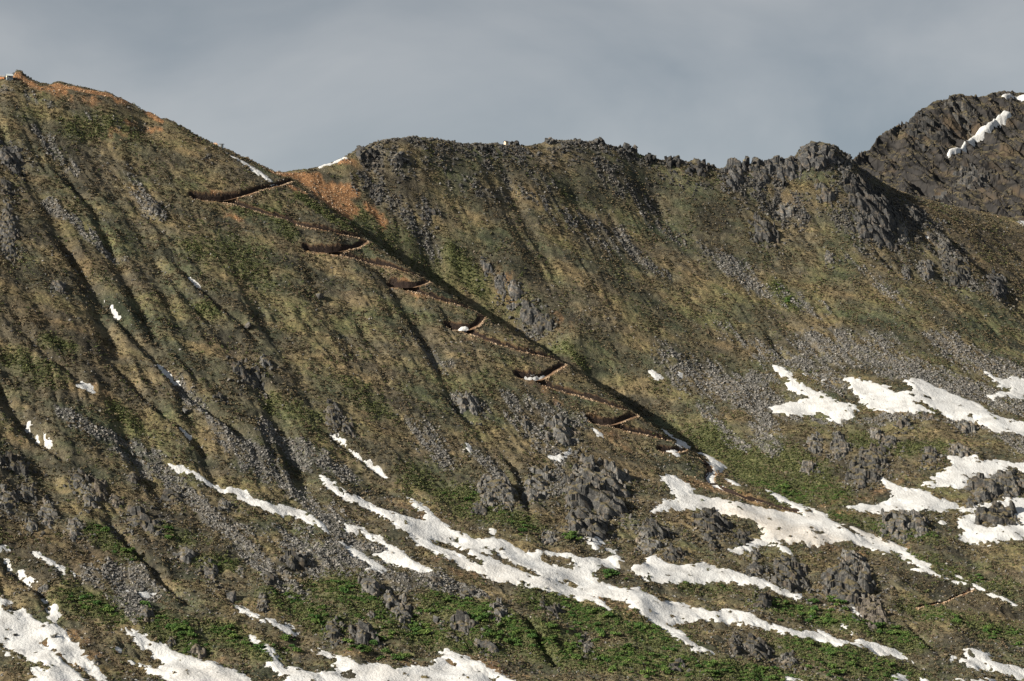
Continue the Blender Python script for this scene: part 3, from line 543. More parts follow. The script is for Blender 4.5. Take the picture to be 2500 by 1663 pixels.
# ------------------------------------------------------------------ cut banks and tread of the trail
M_BANK = flat_material('shaded_cut_soil', (0.024,0.017,0.015), 0.95, 0.45, 0.9)  # exposed soil, coloured darker to stand for shade on the cut bank
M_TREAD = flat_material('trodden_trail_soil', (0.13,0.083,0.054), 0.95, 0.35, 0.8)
tread_V = []; tread_F = []; bank_V = []; bank_F = []; rt = np.random.RandomState(9)
for q, ww, cpos in trail_world:
    L = np.r_[0, np.cumsum(np.hypot(*np.diff(q[:,:2], axis=0).T))]; n = max(int(L[-1]/1.1), 3); t = np.linspace(0, L[-1], n)
    c = np.stack([np.interp(t, L, q[:,k]) for k in range(3)], 1); w = np.interp(t, L, ww)
    tg = np.gradient(c[:,:2], axis=0); tg /= np.linalg.norm(tg, axis=1)[:,None]+1e-9
    up_ = np.stack([-tg[:,1], tg[:,0]], 1); sgn = np.sign(up_ @ np.array([-0.45, 0.89])); sgn[sgn == 0] = 1; up_ *= sgn[:,None]
    zf = c[:,2] - 0.62*w
    if cpos is None: tap = sstep(0, 9, t)*0.62
    else: tap = np.where(t < cpos, 0.50, 0.86)*sstep(2, 11, np.abs(t - cpos*0.985))     # the bank runs out where the path rounds the crest of the spur
    hmax = (0.75 + 1.0*w)*tap*(1 + 0.28*np.interp(np.arange(n), np.arange(0, n+4, 4), rt.normal(size=len(np.arange(0, n+4, 4)))))
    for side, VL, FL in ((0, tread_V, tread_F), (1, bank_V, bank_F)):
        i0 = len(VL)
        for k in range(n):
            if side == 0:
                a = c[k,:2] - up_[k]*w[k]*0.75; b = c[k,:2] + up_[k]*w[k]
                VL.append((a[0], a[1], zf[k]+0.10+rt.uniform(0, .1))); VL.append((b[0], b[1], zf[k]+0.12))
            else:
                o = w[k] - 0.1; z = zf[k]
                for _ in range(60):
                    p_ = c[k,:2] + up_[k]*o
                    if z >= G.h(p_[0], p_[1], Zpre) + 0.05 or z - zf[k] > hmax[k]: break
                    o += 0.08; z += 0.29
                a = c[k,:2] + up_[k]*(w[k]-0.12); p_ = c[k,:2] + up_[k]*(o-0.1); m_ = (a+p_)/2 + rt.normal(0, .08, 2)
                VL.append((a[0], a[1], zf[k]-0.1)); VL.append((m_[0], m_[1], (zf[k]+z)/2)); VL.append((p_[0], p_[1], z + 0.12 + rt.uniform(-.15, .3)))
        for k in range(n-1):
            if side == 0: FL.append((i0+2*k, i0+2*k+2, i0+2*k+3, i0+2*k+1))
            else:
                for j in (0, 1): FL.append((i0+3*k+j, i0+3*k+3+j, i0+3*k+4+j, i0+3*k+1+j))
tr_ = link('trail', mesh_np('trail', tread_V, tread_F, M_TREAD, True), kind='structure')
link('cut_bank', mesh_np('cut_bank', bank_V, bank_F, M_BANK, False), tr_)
# ------------------------------------------------------------------ far peak beyond the right-hand rib
fctl = []
def FC(px, py, y): fctl.append(w3(px, py, y))
far_y = np.array([(1800,2150),(2085,2220),(2200,2310),(2330,2380),(2500,2440),(2900,2470)])
for px in range(1880, 2950, 40):
    py = np.interp(px, FAR_SKY[:,0], FAR_SKY[:,1]); y = np.interp(px, far_y[:,0], far_y[:,1]); FC(px, py, y)
    x, yy, z = w3(px, py, y); fctl.append((x, yy+60, z-25)); fctl.append((x, yy+160, z-90))
for p in [(1950,560,2080),(2100,500,2110),(2250,530,2080),(2400,570,2080),(2600,600,2080),(2800,620,2090),(2150,430,2180),(2230,400,2230),(2330,430,2220),(2330,330,2320),(2450,400,2250),(2450,310,2350),(2600,420,2260),(2600,320,2350),(2330,700,2030),(2600,720,2030),(2000,700,2030)]: FC(*p)
GF = Grid(0.112, 0.272, 330, np.arange(2030, 2520, 1.55)); GF.base(rbf_fit(fctl), 4)
FX, FY = GF.X.astype(np.float32), GF.Y.astype(np.float32)
fr = np.abs(fbm((FX*0.8+FY*0.6)/30, (FX*0.6-FY*0.8)/75, 2, 201, 0.45)); fr2 = np.abs(fbm((FX*0.8+FY*0.6)/13, (FX*0.6-FY*0.8)/40, 2, 211, 0.5))
GF.Z = GF.Z - fr*14*sstep(2, 40, np.abs(FY-np.interp(GF.px, far_y[:,0], far_y[:,1])[None])) - fr2*6.5
_fs = np.interp(_k, FAR_SKY[:,0], FAR_SKY[:,1]); GF.fit_sky(FAR_SKY, 9.0, far_y); GF.cum()
step_ = fbm(FX/9, FY/9, 3, 221, 0.6)
GFmid = GF.Z.copy()
def facets(x, y, cell, seed, sx=1.0, sy=1.0, dip=0.6, jump=0.45):
    """broken-rock relief: every cell is a tilted plane"""
    xs = x/(cell*sx) + 0.12*perlin(x/cell/1.5, y/cell/1.5, seed+5); ysn = y/(cell*sy) + 0.12*perlin(x/cell/1.5, y/cell/1.5, seed+6)
    xi = np.floor(xs).astype(np.int32); yi = np.floor(ysn).astype(np.int32)
    best = np.full(x.shape, 9e9, np.float32); out = np.zeros(x.shape, np.float32)
    for ox in (-1, 0, 1):
        for oy in (-1, 0, 1):
            cx_ = xi+ox; cy_ = yi+oy; h = _PERM[(_PERM[(cx_ + seed) & 511] + cy_) & 511]
            r1 = (h*0.6180339) % 1.0; r2 = (h*0.7548776) % 1.0; r3 = (h*0.5698402) % 1.0; r4 = (h*0.4655712) % 1.0
            dx = xs - (cx_+0.15+0.7*r1); dy = ysn - (cy_+0.15+0.7*r2); d = dx*dx+dy*dy
            hh = (r3-0.5)*jump + dx*sx*(r4-0.65)*0.9 - dy*sy*(dip*(0.6+0.8*r2)); m_ = d < best
            best = np.where(m_, d, best); out = np.where(m_, hh, out)
    return out*cell
fmask = sstep(1, 25, np.abs(FY-GF.crest_y[None]))
GF.Z = GF.Z + facets(FX, FY, 9.0, 9, 1.0, 1.3, 0.35, 0.4)*(0.15+0.35*fmask)*np.clip(0.6+0.9*step_, 0.0, 1.3) + 0.9*fmask*step_ + 0.45*fbm(FX/5, FY/5, 2, 231)
GFmid = GF.Z.copy()
for _ in range(40):
    pz = np.pad(GFmid, 1, mode='edge'); GFmid = (pz[1:-1,1:-1]*2+pz[:-2,1:-1]+pz[2:,1:-1]+pz[1:-1,:-2]+pz[1:-1,2:])/6
M_FAR = rock_material('dark_peak_rock', (0.022,0.022,0.024), (0.043,0.042,0.043), (0.074,0.068,0.062), 0.45, 0.07, 0.6, True)
fm, fu = grid_mesh('far_peak', GF, GF.Z, (GF.Y[:-1,:-1] < GF.crest_y[None,:-1]+60), M_FAR, False)
link('far_peak_terrain', fm, kind='structure')

# ------------------------------------------------------------------ snow: every patch a body of its own lying on the ground
def poly_sd(g, pts, margin):
    p = np.asarray(pts, float)[:, :2]
    r0 = int(np.searchsorted(g.y, p[:,1].min()-margin)); r1 = int(np.searchsorted(g.y, p[:,1].max()+margin))+1
    q0 = (p[:,0]-margin)/p[:,1]; q1 = (p[:,0]+margin)/p[:,1]
    c0 = max(int(np.searchsorted(g.xr, q0.min()))-1, 0); c1 = min(int(np.searchsorted(g.xr, q1.max()))+2, g.nc)
    r0 = max(r0-1, 0); r1 = min(r1+1, g.nr)
    sl = (slice(r0, r1), slice(c0, c1)); x = g.X[sl].astype(np.float32); y = g.Y[sl].astype(np.float32)
    xw = x + 0.75*perlin(x/3.3, y/3.3, 301) + 0.5*perlin(x/1.5, y/1.5, 305); yw = y + 0.9*perlin(x/3.3, y/3.3, 303) + 0.55*perlin(x/1.5, y/1.5, 307)
    best = np.full(x.shape, 1e9, np.float32); ins = np.zeros(x.shape, bool)
    n = len(p)
    for k in range(n):
        a = p[k]; b = p[(k+1) % n]; d = b-a; L = max(d@d, 1e-9)
        t = np.clip(((xw-a[0])*d[0]+(yw-a[1])*d[1])/L, 0, 1); best = np.minimum(best, np.hypot(xw-a[0]-t*d[0], yw-a[1]-t*d[1]))
        if a[1] != b[1]:
            c = (a[1] > yw) != (b[1] > yw); ins ^= c & (xw < (b[0]-a[0])*(yw-a[1])/(b[1]-a[1])+a[0])
    return sl, np.where(ins, best, -best)
DIRT = stroke_dist(G.ray(P(9,[(380,450),(600,500),(800,560),(960,610)])), 40); DIRTF = np.zeros(Z.shape, np.float32)
DIRTF[DIRT[0]] = sstep(26, 4, DIRT[1])*0.8
for pts, hw, s in ((P(9,[(300,340),(700,420),(900,430)]), 6, 0.35), (P(9,[(1150,500),(1450,620)]), 4, 0.5), (P(8,[(800,760),(1400,900)]), 8, 0.2), (P(7,[(1300,1500),(1500,1540)]), 8, 0.3), (P(8,[(200,1500),(420,1540)]), 6, 0.25)):
    r = stroke_dist(G.ray(pts), hw*3)
    if r: DIRTF[r[0]] = np.maximum(DIRTF[r[0]], s*sstep(hw*2.2, 0, r[1]))
snow_total = 0
def U_(x, y): return x*0.866 + y*0.5
def V_(x, y): return x*0.5 - y*0.866
def snow(label, pts, holes=(), g=None, thick=0.38, group='snow patches left on the mountainside', slope=0.17):
    global snow_total
    g = g or G; zm = Zmid if g is G else GFmid
    q = g.ray(pts); sl, sd = poly_sd(g, q, 2.5)
    x = g.X[sl].astype(np.float32); y = g.Y[sl].astype(np.float32); zz = zm[sl].astype(np.float32)
    for hpts in holes:
        hs, hd = poly_sd(g, g.ray(hpts), 3.0)
        r0 = max(hs[0].start, sl[0].start); r1 = min(hs[0].stop, sl[0].stop); c0 = max(hs[1].start, sl[1].start); c1 = min(hs[1].stop, sl[1].stop)
        if r1 > r0 and c1 > c0:
            A = sd[r0-sl[0].start:r1-sl[0].start, c0-sl[1].start:c1-sl[1].start]; B = hd[r0-hs[0].start:r1-hs[0].start, c0-hs[1].start:c1-hs[1].start]
            np.minimum(A, -B, out=A)
    k = zz.copy()
    for _ in range(7):                 # snow evens out the bumps under it
        pz = np.pad(k, 1, mode='edge'); k = (pz[1:-1,1:-1]*2+pz[:-2,1:-1]+pz[2:,1:-1]+pz[1:-1,:-2]+pz[1:-1,2:])/6
    ks = k.copy()
    for _ in range(28 if g is G else 60):
        pz = np.pad(ks, 1, mode='edge'); ks = (pz[1:-1,1:-1]*2+pz[:-2,1:-1]+pz[2:,1:-1]+pz[1:-1,:-2]+pz[1:-1,2:])/6
    k = k + np.maximum(ks-k, -0.25)*sstep(0.5, 4.5, sd)    # hollows are drifted full
    t = np.clip(sd*slope, -0.9, thick)
    t = np.where(sd > 0, t + 0.16*sstep(0, 1.2, sd), t)
    t = t - 0.5*sstep(0.22, 0.6, fbm(U_(x, y)/4.5, V_(x, y)/11, 2, 321))*sstep(9, 0.5, sd)*(g is G)   # stones and turf melting out near the rim
    cup = 0.09*perlin(x/3.1, y/3.1, 311) + 0.08*perlin(x/1.3, y/1.3, 315)
    zs = k + t + cup*sstep(0.3, 2, sd) + (0.08 if g is G else 1.3*sstep(-0.5, 1.5, sd))
    ok = sd > -1.6; kp = ok[:-1,:-1] & ok[1:,:-1] & ok[:-1,1:] & ok[1:,1:]
    if not kp.any(): print('snow too small', label); return None
    class S: pass
    s = S(); s.nr, s.nc = x.shape; s.X = x; s.Y = y
    base = q.mean(0)
    m, us = grid_mesh('snow_patch', s, zs, kp, M_SNOW)
    co = np.empty(len(m.vertices)*3, np.float32); m.vertices.foreach_get('co', co); co = co.reshape(-1,3) - base.astype(np.float32); m.vertices.foreach_set('co', co.ravel()); m.update()
    a = m.attributes.new('dirt', 'FLOAT', 'POINT'); dv = (DIRTF[sl].ravel()[us] if g is G else np.zeros(len(us))); a.data.foreach_set('value', dv.astype(np.float32))
    snow_total += 2*len(m.polygons)
    return link('snow_patch', m, None, tuple(base), label=label, category='snow patch', group=group)

OFF = 1700
S = snow
S('long snow strip above the talus on the lower left slope', P(7,[(1140,85),(1165,72),(1230,75),(1290,97),(1335,115),(1390,150),(1430,180),(1480,220),(1540,245),(1600,237),(1640,235),(1690,265),(1720,290),(1790,325),(1850,335),(1920,355),(2010,372),(2080,385),(2150,420),(2200,460),(2262,515),(2255,540),(2200,520),(2140,480),(2080,460),(2000,430),(1900,410),(1830,385),(1790,370),(1720,345),(1660,315),(1590,290),(1520,262),(1470,235),(1420,200),(1350,165),(1310,135),(1260,130),(1180,115)]))
S('narrow slanting snow streak above the big bottom left snowfield', P(7,[(215,665),(260,685),(310,710),(370,740),(430,775),(480,815),(510,838),(465,838),(420,815),(380,785),(330,755),(290,730),(250,705)]))
S('tiny snow scrap cut by the left edge of the photo', P(7,[(-60,590),(30,635),(60,660),(20,675),(-60,672)]))
S('small hooked snow scrap near the left edge', P(7,[(30,730),(60,735),(75,760),(110,775),(80,787),(55,770)]))
S('small snow blob below the hooked scrap near the left edge', P(7,[(125,815),(160,812),(190,830),(215,850),(245,880),(235,893),(200,905),(180,870),(150,850)]))
S('broad snowfield in the bottom left corner with a brown tongue of heath', P(7,[(-80,930),(15,990),(45,1005),(75,1025),(50,1040),(90,1080),(150,1075),(175,1085),(160,1110),(220,1115),(260,1130),(290,1165),(340,1170),(380,1165),(400,1190),(450,1220),(480,1265),(520,1310),(560,1350),(600,1410),(640,1455),(690,1500),(750,1568),(800,1640),(760,1640),(640,1545),(560,1480),(500,1430),(440,1405),(400,1380),(330,1330),(290,1310),(330,1345),(370,1380),(430,1420),(450,1450),(530,1500),(610,1568),(680,1640),(180,1640),(200,1568),(240,1545),(210,1500),(200,1470),(270,1475),(330,1490),(280,1440),(220,1430),(150,1400),(90,1360),(30,1320),(-80,1270)]))
S('thin snow sliver along the lower rim of the bottom left snowfield', P(7,[(-60,1315),(40,1365),(100,1395),(130,1420),(90,1408),(40,1380),(-60,1340)]))
S('snow tongue hanging above the bottom left snowfield', P(7,[(295,1010),(340,1030),(375,1035),(400,1075),(425,1110),(380,1130),(375,1150),(345,1135),(330,1085),(320,1045)]))
S('small flat snow patch on the grey scree at lower left', P(7,[(955,955),(1010,952),(1070,968),(1040,982),(985,987),(960,970)]))
S('snow speck left of the flat patch on grey scree', P(7,[(865,940),(905,942),(895,956),(870,954)]))
S('wide snowfield running off the bottom edge left of centre', P(7,[(840,1187),(880,1205),(940,1230),(1000,1255),(1050,1290),(1110,1310),(1160,1330),(1210,1360),(1290,1385),(1350,1410),(1420,1430),(1500,1440),(1560,1470),(1640,1500),(1690,1530),(1745,1568),(1850,1640),(1240,1640),(1160,1568),(1100,1540),(1050,1520),(1000,1490),(960,1465),(900,1435),(885,1420),(930,1430),(970,1450),(1040,1465),(1080,1465),(1130,1460),(1100,1430),(1060,1400),(1040,1370),(990,1345),(950,1320),(930,1290),(895,1265),(870,1230)]))
S('snow scrap at the bottom edge beside the wide snowfield', P(7,[(858,1548),(900,1538),(928,1555),(890,1580),(860,1570)]))
S('snow speck on brown heath left of the wide snowfield', P(7,[(758,1328),(800,1328),(828,1345),(800,1359)]))
S('short snow strip between green shrubs at lower left centre', P(7,[(1610,1042),(1650,1050),(1700,1070),(1750,1100),(1810,1130),(1860,1140),(1920,1165),(1980,1175),(2040,1195),(2050,1230),(2040,1258),(1990,1240),(1930,1215),(1870,1180),(1810,1160),(1750,1130),(1700,1105),(1640,1090)]))
S('large snowfield along the bottom edge below the green thicket', P(7,[(1725,1255),(1770,1265),(1790,1285),(1830,1310),(1870,1320),(1890,1350),(1920,1390),(1935,1430),(1990,1470),(2050,1475),(2110,1500),(2180,1495),(2250,1510),(2310,1500),(2330,1480),(2290,1465),(2330,1430),(2260,1400),(2200,1375),(2150,1338),(2200,1350),(2250,1375),(2310,1390)])
  + P(8,[(0,1400),(60,1420),(120,1435),(190,1450),(250,1440),(310,1455),(370,1480),(430,1475),(480,1460),(540,1465),(600,1475),(620,1440),(650,1410),(690,1395),(665,1375),(720,1350),(780,1370),(860,1395),(930,1430),(1000,1460),(1040,1490),(1060,1510),(1110,1520),(1165,1555),(1240,1640),(-200,1640)])
  + P(7,[(2000,1640),(1960,1568),(1920,1530),(1870,1495),(1830,1475),(1850,1440),(1880,1425),(1860,1390),(1820,1360),(1800,1335),(1820,1325),(1790,1310),(1740,1310),(1710,1295),(1740,1285)]),
  holes=[P(8,[(680,1400),(740,1425),(790,1465),(730,1445)]), P(8,[(-20,1480),(40,1500),(90,1540),(20,1550),(-30,1530)]), P(8,[(930,1480),(970,1495),(950,1505)]), P(8,[(1000,1540),(1080,1560),(1040,1575)])])
main_snow = P(8,[(0,245),(40,270),(110,295),(170,330),(230,360),(300,385),(370,405),(440,430),(520,455),(580,465),(560,420),(520,380),(480,340),(455,300),(500,315),(540,330),(580,370),(620,410),(680,450),(740,500),(790,530),(850,560),(900,585),(950,595),(1010,585),(1050,580),(1110,590),(1160,620),(1220,650),(1270,675),(1340,680),(1395,660),(1450,680),(1510,685),(1560,680),(1600,700),(1660,715),(1720,715),(1790,725),(1850,715),(1900,700),(1940,740),(1900,760),(1910,800),(1830,790),(1780,785),(1735,815),(1740,850),(1790,880),(1850,905),(1920,930),(1990,930),(2050,915),(2085,950),(2110,970),(2160,980),(2200,1010),(2260,1020),(2356,1030)]) \
  + P(9,[(0,1035),(60,1060),(130,1065),(200,1090),(280,1070),(340,1075),(410,1085),(470,1100),(540,1140),(600,1165),(680,1190),(760,1215),(840,1225),(920,1225),(915,1205),(980,1230),(1040,1265),(1100,1280),(1160,1300),(1200,1295),(1205,1275),(1150,1230),(1110,1190),(1080,1160),(1120,1185),(1170,1230),(1220,1275),(1290,1305),(1350,1310),(1420,1335),(1480,1360),(1530,1390),(1545,1410),(1490,1415),(1430,1395),(1395,1400),(1330,1380),(1260,1350),(1200,1330),(1160,1320),(1090,1325),(1000,1310),(930,1295),(870,1275),(800,1265),(730,1250),(650,1225),(560,1205),(480,1195),(400,1180),(320,1165),(250,1160),(180,1150),(100,1155),(40,1165),(0,1165)]) \
  + P(8,[(2330,1160),(2310,1185),(2356,1235)]) + P(9,[(40,1270),(90,1315),(150,1340),(210,1370),(150,1385),(90,1370),(50,1330),(0,1295)]) \
  + P(8,[(2280,1260),(2200,1200),(2140,1160),(2070,1115),(2010,1060),(1960,1020),(1900,1000),(1830,990),(1780,990),(1820,1030),(1860,1080),(1800,1060),(1730,1020),(1670,1015),(1590,985),(1500,965),(1400,940),(1300,920),(1200,900),(1100,885),(1040,870),(990,845),(930,830),(870,800),(800,765),(740,740),(690,710),(640,680),(570,650),(510,620),(470,585),(530,590),(460,560),(400,520),(330,470),(290,440),(230,410),(160,370),(100,345),(40,320)]) + P(7,[(2356,295),(2310,265),(2260,235),(2225,190),(2190,125),(2240,155),(2310,195)])
S('longest snow tongue sweeping from the left slope down through the centre', main_snow, holes=[
  P(8,[(590,595),(680,600),(760,625),(830,660),(900,700),(975,755),(960,762),(890,738),(820,695),(740,655),(660,635)]),
  P(8,[(1000,655),(1080,670),(1120,690),(1060,692),(1100,715),(1180,748),(1260,785),(1330,825),(1400,850),(1350,850),(1260,815),(1190,785),(1110,750),(1030,720),(960,690),(950,680),(1040,690)]),
  P(8,[(1380,700),(1450,705),(1490,700),(1550,725),(1570,760),(1630,765),(1610,785),(1540,790),(1480,770),(1420,760),(1380,740)]),
  P(8,[(1500,882),(1580,898),(1645,918),(1610,928),(1540,908)]), P(8,[(795,598),(845,608),(810,618)])])
S('snow strip beside the blocky talus left of the longest tongue', P(8,[(-20,460),(50,490),(110,505),(160,520),(200,550),(260,570),(310,600),(370,640),(430,680),(480,715),(530,760),(600,790),(650,815),(680,835),(620,820),(570,800),(550,825),(490,800),(420,780),(350,760),(290,740),(250,710),(230,690),(330,670),(280,640),(230,610),(190,590),(150,560),(80,550),(20,520),(-30,490)]))
S('short lower snow strip beside the blocky talus', P(8,[(-15,600),(50,625),(100,650),(130,680),(170,700),(210,730),(250,755),(300,780),(290,830),(240,820),(180,800),(185,770),(150,740),(90,710),(60,680),(-10,640)]))
S('upper bead of the thin snow streak in a gully left of centre', P(4,[(2290,1295),(2330,1310)])+P(5,[(0,1040),(30,1060),(88,1105),(70,1110),(20,1080),(-25,1050)]))
S('lower bead of the thin snow streak in a gully left of centre', P(5,[(88,1138),(130,1162),(180,1195),(240,1240),(290,1280),(328,1312),(300,1314),(240,1278),(180,1235),(120,1185)]))
S('snow scrap on brown heath above the longest tongue', P(8,[(985,512),(1040,513),(1078,530),(1040,548)]))
S('snow wedge at the foot of the large central crag', P(8,[(1660,575),(1720,572),(1805,572),(1790,600),(1825,620),(1780,640),(1770,680),(1740,660),(1710,610)]))
S('snow scrap right of the wedge below the central crag', P(8,[(1815,653),(1905,665),(1870,692),(1835,675)]))
S('curved snow tongue ending below the dark boulders right of centre', P(8,[(1980,770),(2060,765),(2120,710),(2160,700),(2200,730),(2250,755)])+P(9,[(0,770),(80,760),(150,745),(190,760),(250,795),(340,800),(430,830),(520,850),(560,865),(640,900),(700,930),(760,960),(810,965),(848,1010),(790,1005),(720,980),(640,950),(570,920),(500,905),(420,900),(340,890),(260,880),(190,885),(120,890),(60,888),(0,890)])+P(8,[(2300,890),(2240,900),(2180,880),(2110,870),(2050,830),(2010,810)]))
S('large dirty snowfield below the last switchback with a long thin tail', P(8,[(2185,150),(2240,145),(2300,155)])+P(9,[(0,185),(60,220),(85,250),(60,275),(120,290),(200,300),(280,310),(360,330),(430,340),(500,360),(580,380),(660,390),(740,400),(830,420),(800,390),(900,405),(850,395),(760,370),(680,330),(640,300),(590,260),(550,235),(600,252),(660,280),(720,310),(800,346),(870,368),(940,392),(1000,425),(1020,450),(1060,475),(1120,510),(1180,545),(1240,578),(1275,582),(1230,545),(1170,515),(1090,480),(1150,498),(1220,523),(1300,553),(1400,588),(1470,618),(1540,653),(1560,683),(1610,713),(1670,742),(1740,776),(1820,806),(1890,836),(1950,866),(2010,897),(2060,918),(2120,947),(2200,987),(2270,1022),(2318,1048),(2260,1034),(2180,1004),(2120,970),(2060,936),(2010,928),(1990,910),(1920,894),(1850,869),(1780,849),(1700,823),(1640,808),(1580,797),(1620,790),(1590,770),(1550,740),(1520,720),(1500,690),(1450,675),(1400,690),(1330,670),(1260,645),(1200,620),(1130,600),(1070,605),(1000,620),(940,630),(860,640),(830,615),(780,600),(740,625),(700,600),(650,590),(700,630),(750,670),(765,700),(720,700),(680,670),(640,640),(600,625),(540,640),(480,665),(420,690),(380,705),(340,690),(325,660),(380,640),(450,610),(540,580),(565,550),(545,510),(510,480),(450,450),(380,430),(350,440),(290,420),(240,400),(180,390),(100,385),(0,385)])+P(8,[(2290,385),(2200,400),(2120,415),(2170,375),(2200,340),(2230,310),(2310,310),(2260,240),(2220,190)]),
  holes=[P(9,[(900,530),(940,530),(985,545),(960,562),(920,552)]), P(9,[(1690,772),(1760,783),(1830,813),(1900,848),(1960,878),(2000,900),(1900,882),(1800,852),(1740,812)])])
S('thin snow wedge on the spur crest above the last switchback', P(5,[(2205,980),(2260,1015),(2320,1058),(2356,1072)])+P(6,[(20,1078),(72,1110),(0,1116)])+P(5,[(2290,1088),(2318,1070)]))
S('snow loop filling the last hairpin of the trail', P(6,[(110,1136),(180,1166),(240,1200),(298,1245),(265,1270),(230,1280),(218,1310),(228,1345),(295,1392),(240,1390),(190,1365),(165,1330),(188,1300),(213,1265),(190,1232),(150,1208),(185,1200)]))
S('snow sliver right of the snow filled hairpin', P(9,[(300,172),(350,186),(404,222),(350,218)]))
S('square snow scrap on the trail above the snow filled hairpin', P(5,[(2243,1133),(2312,1128),(2325,1168),(2258,1162)]))
S('snow lobe on the talus apron at right, pointing up the slope', P(6,[(620,540),(690,555),(745,590),(760,620),(810,650),(860,690),(930,720),(1000,755),(1080,790),(1150,800),(1200,820),(1210,850),(1180,880),(1190,910),(1100,920),(1090,940),(1030,935),(980,900),(1000,890),(930,870),(850,890),(770,890),(690,880),(620,865),(595,840),(620,825),(680,815),(720,800),(800,785),(880,770),(840,745),(780,730),(730,700),(715,670),(750,650),(700,630),(660,615),(650,590)]))
S('widest snowfield across the talus apron, running off the right edge', P(6,[(1100,630),(1160,628),(1250,640),(1310,660),(1380,670),(1430,690),(1410,700),(1470,730),(1530,720),(1600,705),(1560,670),(1520,645),(1570,628),(1640,635),(1700,665),(1780,700),(1860,740),(1940,770),(2000,790),(2050,810),(2100,850),(2160,880),(2220,910),(2290,920),(2440,950),(2440,1035),(2300,1015),(2230,1000),(2160,1005),(2100,980),(2020,940),(1950,920),(1860,920),(1820,890),(1780,860),(1720,840),(1690,815),(1640,790),(1600,800),(1680,840),(1760,880),(1690,860),(1620,870),(1530,860),(1450,875),(1380,855),(1300,840),(1250,815),(1220,790),(1240,770),(1200,745),(1170,720),(1150,680)]),
  holes=[P(6,[(1550,740),(1620,745),(1600,758)]), P(6,[(1660,755),(1720,765),(1690,772)]), P(6,[(2000,900),(2050,905),(2020,915)])])
S('ragged snow patch at the right edge above the widest snowfield', P(6,[(2075,580),(2120,590),(2150,625),(2210,640),(2270,615),(2440,650),(2440,750),(2300,775),(2240,760),(2170,765),(2140,785),(2080,755),(2150,745),(2190,715),(2180,680),(2130,640)]), holes=[P(6,[(2190,698),(2270,698),(2250,732),(2200,722)])])
S('snow fleck among talus above the pointed lobe', P(6,[(808,592),(858,608),(835,618),(815,608)]))
S('snow fleck between the pointed lobe and the widest snowfield', P(6,[(952,638),(990,643),(980,668),(958,660)]))
S('small snow scrap at the upper left tip of the talus', P(5,[(2113,573),(2152,578),(2212,622),(2160,648),(2130,612)]))
S('snow fleck just right of the scrap at the talus tip', P(5,[(2308,602),(2342,598),(2335,624),(2312,620)]))
S('bright snow basin cut by the right edge above a dark crag', P(9,[(1645,220),(1700,180),(1740,150),(1800,110),(1860,80),(1840,50),(1840,15),(1920,15),(1990,5),(2050,10),(2030,25),(1980,30),(2060,50),(2140,40),(2220,45),(2290,65),(2440,60),(2440,150),(2300,110),(2230,115),(2150,150),(2060,165),(1990,165),(1960,190),(1965,230),(1900,250),(1830,225),(1760,225),(1690,235)]))
S('flat snow apron left of the dark right-hand crag', P(9,[(1360,160),(1390,160),(1420,185),(1480,210),(1560,240),(1640,245),(1710,270),(1760,300),(1820,315),(1890,345),(1895,375),(1840,385),(1800,405),(1750,395),(1680,385),(1600,400),(1500,395),(1420,410),(1300,405),(1230,395),(1100,378),(1170,355),(1240,345),(1300,355),(1380,335),(1420,310),(1450,290),(1440,260),(1400,235),(1370,200)]), holes=[P(9,[(1275,375),(1310,375),(1300,392),(1280,390)])])
S('snowfield below the dark crag at the right edge, round a heathery knoll', P(9,[(1890,385),(1980,350),(2060,350),(2150,340),(2220,330),(2235,300),(2205,290),(2280,300),(2440,335),(2440,600),(2290,590),(2230,590),(2170,605),(2110,630),(2040,620),(1960,610),(1910,590),(1930,550),(1960,530),(1900,505),(1890,470),(1910,450),(1880,430),(1940,425),(2040,420),(2150,430),(2100,450),(2040,470),(2035,490),(2080,500),(2150,495),(2230,490),(2300,480),(2315,455),(2270,420),(2270,390),(2200,370),(2120,370),(2040,400),(1960,405)]))
S('slanting snow sliver on the rocky knoll at right', P(9,[(1758,453),(1802,468),(1828,507),(1790,494)]))
S('snow patch near the bottom right corner', P(9,[(1940,1345),(2040,1345),(2090,1370),(2140,1390),(2100,1420),(2160,1430),(2220,1450),(2280,1460),(2440,1490),(2440,1545),(2260,1535),(2190,1505),(2130,1485),(2060,1490),(2040,1505),(1980,1470),(1920,1430),(1970,1400)]))
S('snow hump at the bottom edge right of centre', P(9,[(1430,1535),(1490,1520),(1540,1530),(1580,1560),(1600,1620),(1450,1620)]))
S('snow fleck left of the bottom right snow patch', P(9,[(1843,1383),(1884,1400),(1875,1412),(1850,1428)]))
S('snow scrap at the bottom edge beside the snow hump', P(9,[(1650,1545),(1700,1558),(1730,1600),(1680,1610)]))
S('snow scrap at the bottom edge near the right corner', P(9,[(1900,1552),(1970,1565),(2080,1550),(2145,1555),(2140,1610),(1900,1610)]))
S('snow tip on the bottom edge below a green thicket', P(9,[(692,1528),(760,1543),(860,1572),(900,1620),(760,1620)]))
S('snow lying between the great split boulder and its tan neighbour', P(9,[(1100,1040),(1150,1055),(1200,1060),(1240,1090),(1262,1130),(1220,1132),(1180,1100),(1130,1072)]))
S('snow beads below the tip of the longest tongue', P(9,[(1548,1408),(1568,1420),(1580,1445),(1560,1452)]))
S('hooked snow bead in a gully on the upper left slope', P(4,[(1308,220),(1342,233),(1388,292),(1360,284),(1328,252)]))
S('upper of two snow beads in a dark gully at left', P(4,[(728,373),(757,388),(778,427),(748,408)]))
S('lower of two snow beads in a dark gully at left', P(4,[(773,443),(802,448),(832,502),(798,494)]))
S('rounded snow patch on the open left slope', P(4,[(535,960),(560,950),(610,965),(650,995),(683,1025),(640,1022),(590,997)]))
S('upper thin snow sliver in the mid-left gully', P(4,[(1093,830),(1122,843),(1153,885),(1122,873)]))
